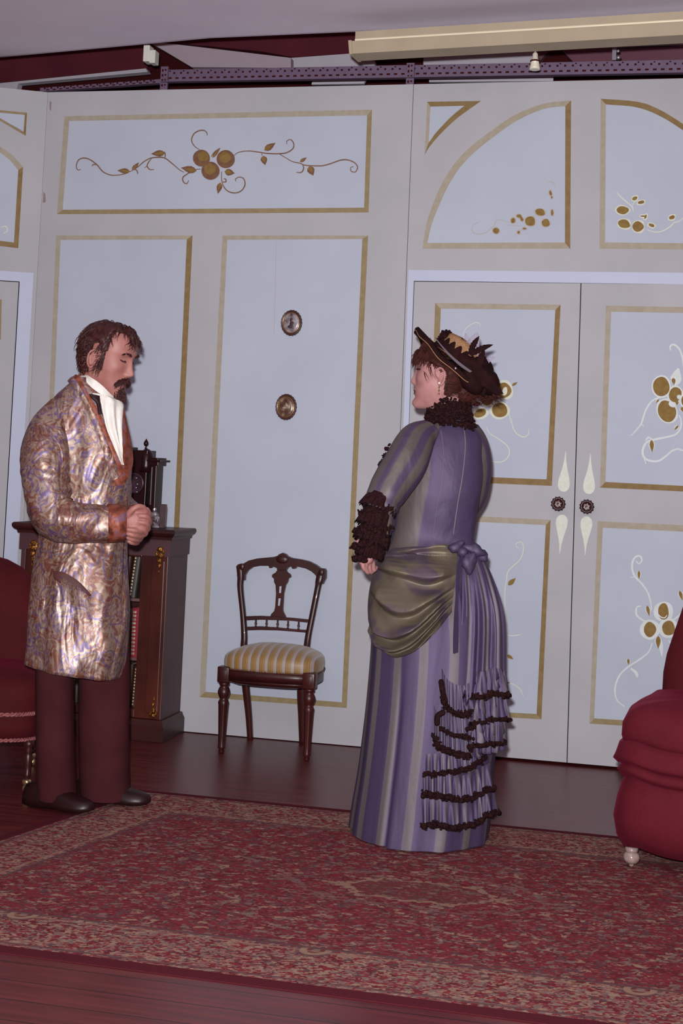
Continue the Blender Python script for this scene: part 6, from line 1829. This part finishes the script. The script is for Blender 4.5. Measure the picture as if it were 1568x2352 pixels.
# bow at the back of the waist
def loop(pts, w0, w1, m=None):
    c = spline(pts, 8)
    rows = []
    for i, q in enumerate(c):
        t = i / (len(c) - 1); p, _ = Wv(q[0], q[1], q[2]), 0
        d = c[min(i + 1, len(c) - 1)] - c[max(i - 1, 0)]
        n2 = RH * -d[1] + UP * -d[0]; n2 = n2.normalized() if n2.length > 1e-6 else UP
        w_ = w0 + (w1 - w0) * t + .003 * math.sin(9 * t)
        rows.append([p + (n2 * .5 + FH * .5) * (w_ * x_) + n2.cross(FH) * (.003 * math.sin(5 * x_ * 3)) for x_ in (-1, -.5, 0, .5, 1)])
    mb = MB(); mb.sheet(rows, .003, lambda i, j: -FH * .8 + RH * .2)
    return mb
def puff(c, rr_, ang, m, seed):
    mb = MB(); M_ = Matrix((RH, FH, UP)).transposed() @ Matrix.Rotation(ang, 3, 'Y')
    mb.ball((0, 0, 0), rr_, 14, None)
    for v_ in mb.v:
        k_ = 1 + .07 * math.sin(7 * math.atan2(v_.z, v_.x + 1e-6) + seed) * min(1, math.hypot(v_.x, v_.z) / rr_[0]) + .45 * nz(v_ * 34 + Vector((seed, 0, 0)))
        v_ *= k_
    mb.v = [c + M_ @ v_ for v_ in mb.v]
    return mb.obj('bow_loop', m, woman)
puff(Wv(1048, 1254, -.135), (.030, .014, .017), -.5, M_BUST, 1)
puff(Wv(1088, 1262, -.135), (.036, .016, .019), .35, M_BUST, 2)
puff(Wv(1104, 1274, -.11), (.026, .014, .020), .6, M_BUST, 3)
puff(Wv(1078, 1292, -.165), (.024, .014, .034), .3, M_BUST, 4)
loop([(1060, 1272, -.14), (1052, 1320, -.20), (1048, 1400, -.225), (1046, 1500, -.235)], .008, .013).obj('bow_tail', M_BUST, woman)
mb = MB(); mb.ball(Wv(1062, 1268, -.14), (.02, .018, .018), 8); mb.obj('bow_knot', M_BUST, woman)

# hair: fringe swept back, chignon at the nape
HT0 = Wv(1047, 838, .0); HN0 = (RH * .58 + UP * .815).normalized()
def hair_w(p):
    if (WMH @ p - HT0).dot(HN0) > -.030: return False
    x, y, z = abs(p.x), p.y, p.z
    if y < -.020: return z > -.07
    if y < .040: return z > .014 + .55 * max(0, y) + .006 * math.sin(y * 300)
    return z > .056 - (.012 if x > .045 else 0)
hb = MB(); hair_shell(hb, WMH, hair_w, .009, .005, 4)
hair_strands(hb, WMH, hair_w, 1100, lambda p: Vector((0, -1.0, .15 - .4 * (p.y < -.03))), .05, .0017, .010, 31, .35)
fringe = lambda p: p.y > .03 and .045 < p.z < .085
hair_strands(hb, WMH, fringe, 340, lambda p: Vector((.25 if p.x > 0 else -.25, .2, -1)), .030, .0017, .016, 33, .6)
hair_strands(hb, WMH, lambda p: .0 < p.z < .05 and .02 < p.y < .055 and abs(p.x) > .05, 70, lambda p: Vector((0, -.5, -1)), .05, .0015, .014, 34, .4)
for c, r in (((1062, 900, .0), (.052, .05, .05)), ((1084, 880, .0), (.05, .055, .055)), ((1050, 870, .0), (.05, .055, .05))):
    hb.ball(Wv(*c), r, 10)
rr = random.Random(5)
for _ in range(520):
    c, r = rr.choice([((1062, 900), .05), ((1084, 880), .05), ((1094, 905), .035)])
    a_, b_ = rr.uniform(0, 6.28), rr.uniform(-1.2, 1.4)
    d = RH * math.cos(a_) * math.cos(b_) + FH * math.sin(a_) * math.cos(b_) + UP * math.sin(b_)
    side = d.orthogonal().normalized(); q = Wv(c[0], c[1], 0) + d * r
    strand(hb, [q, q + side * .012 + d * .004, q + side * .022 - d * .0, q + side * .03 - d * .008], .0022)
for k_ in range(120):
    q = Wv(rr.uniform(1088, 1135), rr.uniform(888, 905), rr.uniform(-.03, .04))
    strand(hb, [q, q + RH * .008 - UP * .012 + FH * rr.gauss(0, .006), q + RH * rr.uniform(.005, .03) - UP * .024 + FH * rr.gauss(0, .01), q + RH * rr.uniform(-.005, .045) - UP * rr.uniform(.015, .04)], .0024)
hb.obj('hair', M_HAIRW, woman)
for sx_ in (1, -1):
    def fac(mb, pts, ln, r, d, count, seed, spread, out):
        rr2 = random.Random(seed); c = spline(pts, 10)
        for _ in range(count):
            q = c[rr2.randrange(len(c))]; x, z = q[0] + rr2.gauss(0, spread), q[1] + rr2.gauss(0, spread)
            F, B, W = interp(HEAD, z); p = head_pt(math.asin(max(-.98, min(.98, x / W))), z, nose=.78, brow=.45)
            dd = Vector(d); dd.y += out; dd.normalize(); strand(mb, [WMH @ (p + dd * (ln * t)) for t in (0, .5, 1)], r)
    mb = MB(); fac(mb, [(sx_ * .014, .036), (sx_ * .028, .040), (sx_ * .043, .035)], .007, .0011, (sx_ * .9, .2, .15), 90, 3, .0013, .4); mb.obj('eyebrow', M_HAIRW, woman)
    mb = MB(); fac(mb, [(sx_ * .020, .0150), (sx_ * .031, .0185), (sx_ * .043, .0150)], .008, .0013, (sx_ * .4, .9, .2), 90, 5, .0012, .5); mb.obj('eyelash', M_HAIRW, woman)
ep = WMH @ Vector((-.0735 * 1, -.002, -.030)) if (WMH @ Vector((-.08, 0, 0)) - CAM).length < (WMH @ Vector((.08, 0, 0)) - CAM).length else WMH @ Vector((.0735, -.002, -.030))
ep = ep - FH * .012
er = MB(); er.ball(ep, .0042, 8)
eo = er.obj('earring', mat('pearl', (226, 206, 206), .15, spec=.7, var=.05), woman)
er = MB(); er.tube([ep - UP * .004, ep - UP * .03], .0007, 5)
for k_ in range(3): er.ball(ep - UP * (.014 + .011 * k_), .003, 6)
er.obj('earring_drop', mat('green_gold_drop', (122, 104, 46), .3, metal=.6, var=.2), eo)

# hat: tilted straw with black lining, lace, ribbon, bow and feathers
hxv = (RH * .815 - UP * .58).normalized()                # front to back along the brim
hn = (RH * .58 + UP * .815).normalized()                 # up out of the brim
hz = hxv.cross(hn)                                       # across
hz = -hz if hz.dot(FH) > 0 else hz                       # towards the viewer
HT = Wv(1047, 838, .0)
def hp(a_, b_, c_): return HT + hxv * a_ + hz * b_ + hn * c_
hat = thing('feathered_hat', HT, 'tilted black and tan straw hat with feathers on the woman', 'hat')
def brim_ring(k_, lift, n=72):
    out = []
    for i in range(n):
        t = 2 * math.pi * i / n
        x, y = math.cos(t), math.sin(t)
        z = -.030 * (y * y) * k_ + .012 * max(0, -x) * k_ ** 2 + lift + .003 * math.sin(9 * t) * k_
        out.append(hp(x * (.185 if x < 0 else .165) * k_, y * .125 * k_, z))
    return out
mb = MB(); mb.loft([brim_ring(.45, -.010), brim_ring(.7, -.006), brim_ring(.9, -.004), brim_ring(1.0, -.006), brim_ring(1.02, .002), brim_ring(1.0, .009), brim_ring(.9, .009), brim_ring(.7, .008), brim_ring(.45, .010)]); mb.obj('brim', M_BLK, hat)
mb = MB(); mb.loft([brim_ring(1.0, -.0075), brim_ring(1.006, -.0055), brim_ring(1.0, -.0045), brim_ring(.99, -.007)], True, (False, False)); mb.obj('brim_edge', M_STRAW, hat)
cr_ = []
for k_, (s, h) in enumerate([(1.04, .0), (1.0, .02), (.96, .045), (.90, .062), (.78, .072), (.5, .078), (.2, .079), (.02, .079)]):
    cr_.append([hp(-.012 + math.cos(t) * .085 * s, math.sin(t) * .08 * s, h + .006) for t in [2 * math.pi * i / 48 for i in range(48)]])
mb = MB(); mb.loft(cr_); crn = mb.obj('crown', M_STRAW, hat)
def scallop(h0, h1, s0, s1, n, m, name):
    rows = [[], [], []]; NN = n * 8
    for i in range(NN + 1):
        t = 2 * math.pi * i / NN
        sc_ = abs(math.sin(n * t / 2))
        for r, (h, s) in enumerate(((h0, s0), ((h0 + h1) / 2, (s0 + s1) / 2), (h0 + (h1 - h0) * (.55 + .45 * sc_), s1))):
            rows[r].append(hp(-.012 + math.cos(t) * .085 * s, math.sin(t) * .08 * s, h + .006))
    mb = MB(); mb.sheet(rows, .002, lambda i, j: hn * .2 + (rows[i][j] - HT).normalized())
    return mb.obj(name, m, hat)
scallop(.0, .047, 1.12, 1.045, 20, M_BLK, 'lace_band')
mb = MB()
for k_ in range(14):
    a_ = -1.1 + k_ * .16
    mb.ball(hp(-.092, .055 * math.sin(a_), .055 + .014 * math.cos(a_ * 2)), (.010, .008, .009), 5)
lumps(mb, [hp(-.100, .03, .03), hp(-.096, .02, .062), hp(-.085, -.02, .074)], .011, 26, .004, 71); o = mb.obj('lace_tuft', M_BLK, hat); o['kind'] = 'stuff'
rb = []
for i in range(25):
    t = i / 24; a_ = .115 - .07 * 0
    p0 = hp(-.115 + .20 * t, .128 - .02 * t, .016 - .030 * math.sin(math.pi * t) * .4 - .012 * t)
    w_ = .0015 + .0055 * math.sin(math.pi * t) * t
    rb.append([p0 - hn * w_, p0, p0 + hn * w_])
mb = MB(); mb.sheet(rb, .0015, lambda i, j: hz); mb.obj('ribbon', M_RIB, hat)
# bow loops and dark mass at the back of the crown
mb = MB()
for c, r in (((.065, .03, .04), (.05, .05, .04)), ((.10, .05, .012), (.065, .06, .045)), ((.04, .075, .018), (.055, .035, .028)), ((.10, -.04, .02), (.05, .05, .035)), ((.075, .09, -.02), (.055, .03, .04))):
    M_ = Matrix((hxv, hz, hn)).transposed()
    s0 = len(mb.v); mb.ball(hp(*c), r, 9, M_)
    for v_ in mb.v[s0:]:
        pass
for v_ in mb.v:
    v_ += Vector((nz(v_ * 22), nz(v_ * 22 + Vector((5, 0, 0))), nz(v_ * 22 + Vector((0, 7, 0))))) * .012
mb.obj('velvet_bow', M_BLK, hat)
def quill(base, tip, wid, bend, m, name, n=14, barbs=True):
    d = tip - base; sd = d.cross(FH).normalized()
    rows = []
    for i in range(n + 1):
        t = i / n
        p = base + d * t + sd * (bend * math.sin(math.pi * t)) - FH * .008 * t
        w_ = wid * (math.sin(math.pi * min(1, .12 + t * .9)) ** .7) * (1 + .15 * math.sin(40 * t) if barbs else 1)
        rows.append([p - sd * w_ - FH * .004, p - sd * w_ * .5, p - FH * .003, p + sd * w_ * .5, p + sd * w_ - FH * .004])
    mb = MB(); mb.sheet(rows, .0012, lambda i, j: -FH); return mb.obj(name, m, hat)
M_TULLE, nt_, b__, L__ = new_mat('grey_tulle')
b__.inputs['Base Color'].default_value = lin((150, 138, 156)); b__.inputs['Roughness'].default_value = .8; b__.inputs['Alpha'].default_value = .45
nn_ = nt_.nodes.new('ShaderNodeTexNoise'); nn_.inputs['Scale'].default_value = 40; rr_ = nt_.nodes.new('ShaderNodeMapRange'); rr_.inputs[3].default_value = .25; rr_.inputs[4].default_value = .75
L__.new(nn_.outputs[0], rr_.inputs[0]); L__.new(rr_.outputs[0], b__.inputs['Alpha'])
quill(Wv(1082, 838, -.05), Wv(1096, 764, -.06), .026, .010, M_TULLE, 'tulle_loop', barbs=False)
quill(Wv(1074, 826, -.05), Wv(1068, 766, -.03), .014, -.006, M_TULLE, 'tulle_loop', barbs=False)
quill(Wv(1098, 838, -.03), Wv(1112, 800, -.03), .012, .004, M_TULLE, 'tulle_loop', barbs=False)
quill(Wv(1092, 846, -.05), Wv(1136, 820, -.04), .011, .003, M_TULLE, 'tulle_loop', barbs=False)
quill(Wv(1096, 850, -.11), Wv(1112, 802, -.10), .012, .002, M_BLK, 'feather')
quill(Wv(1078, 830, -.06), Wv(1060, 775, -.05), .011, .004, M_BLK, 'feather')
quill(Wv(1090, 845, -.07), Wv(1110, 822, -.07), .012, .002, M_BLK, 'feather')
quill(Wv(1085, 835, -.135), Wv(1156, 906, -.10), .020, -.010, M_BLK, 'feather')
quill(Wv(1080, 815, -.10), Wv(1132, 792, -.08), .010, .004, M_BLK, 'feather')
quill(Wv(1078, 815, -.09), Wv(1100, 772, -.08), .010, .004, M_BLK, 'feather')
quill(Wv(1085, 845, -.075), Wv(1146, 910, -.12), .022, .004, M_BLK, 'feather')
quill(Wv(1080, 850, -.08), Wv(1112, 912, -.075), .022, .006, M_BLK, 'feather')
mb = MB(); mb.ball(proj(bvh_of(mb) if mb.v else u_bvh, 1046, 846, WB0, .0)[0] if False else Wv(1046, 846, -.128), .004, 8); mb.obj('hat_pin', M_STEEL, hat)
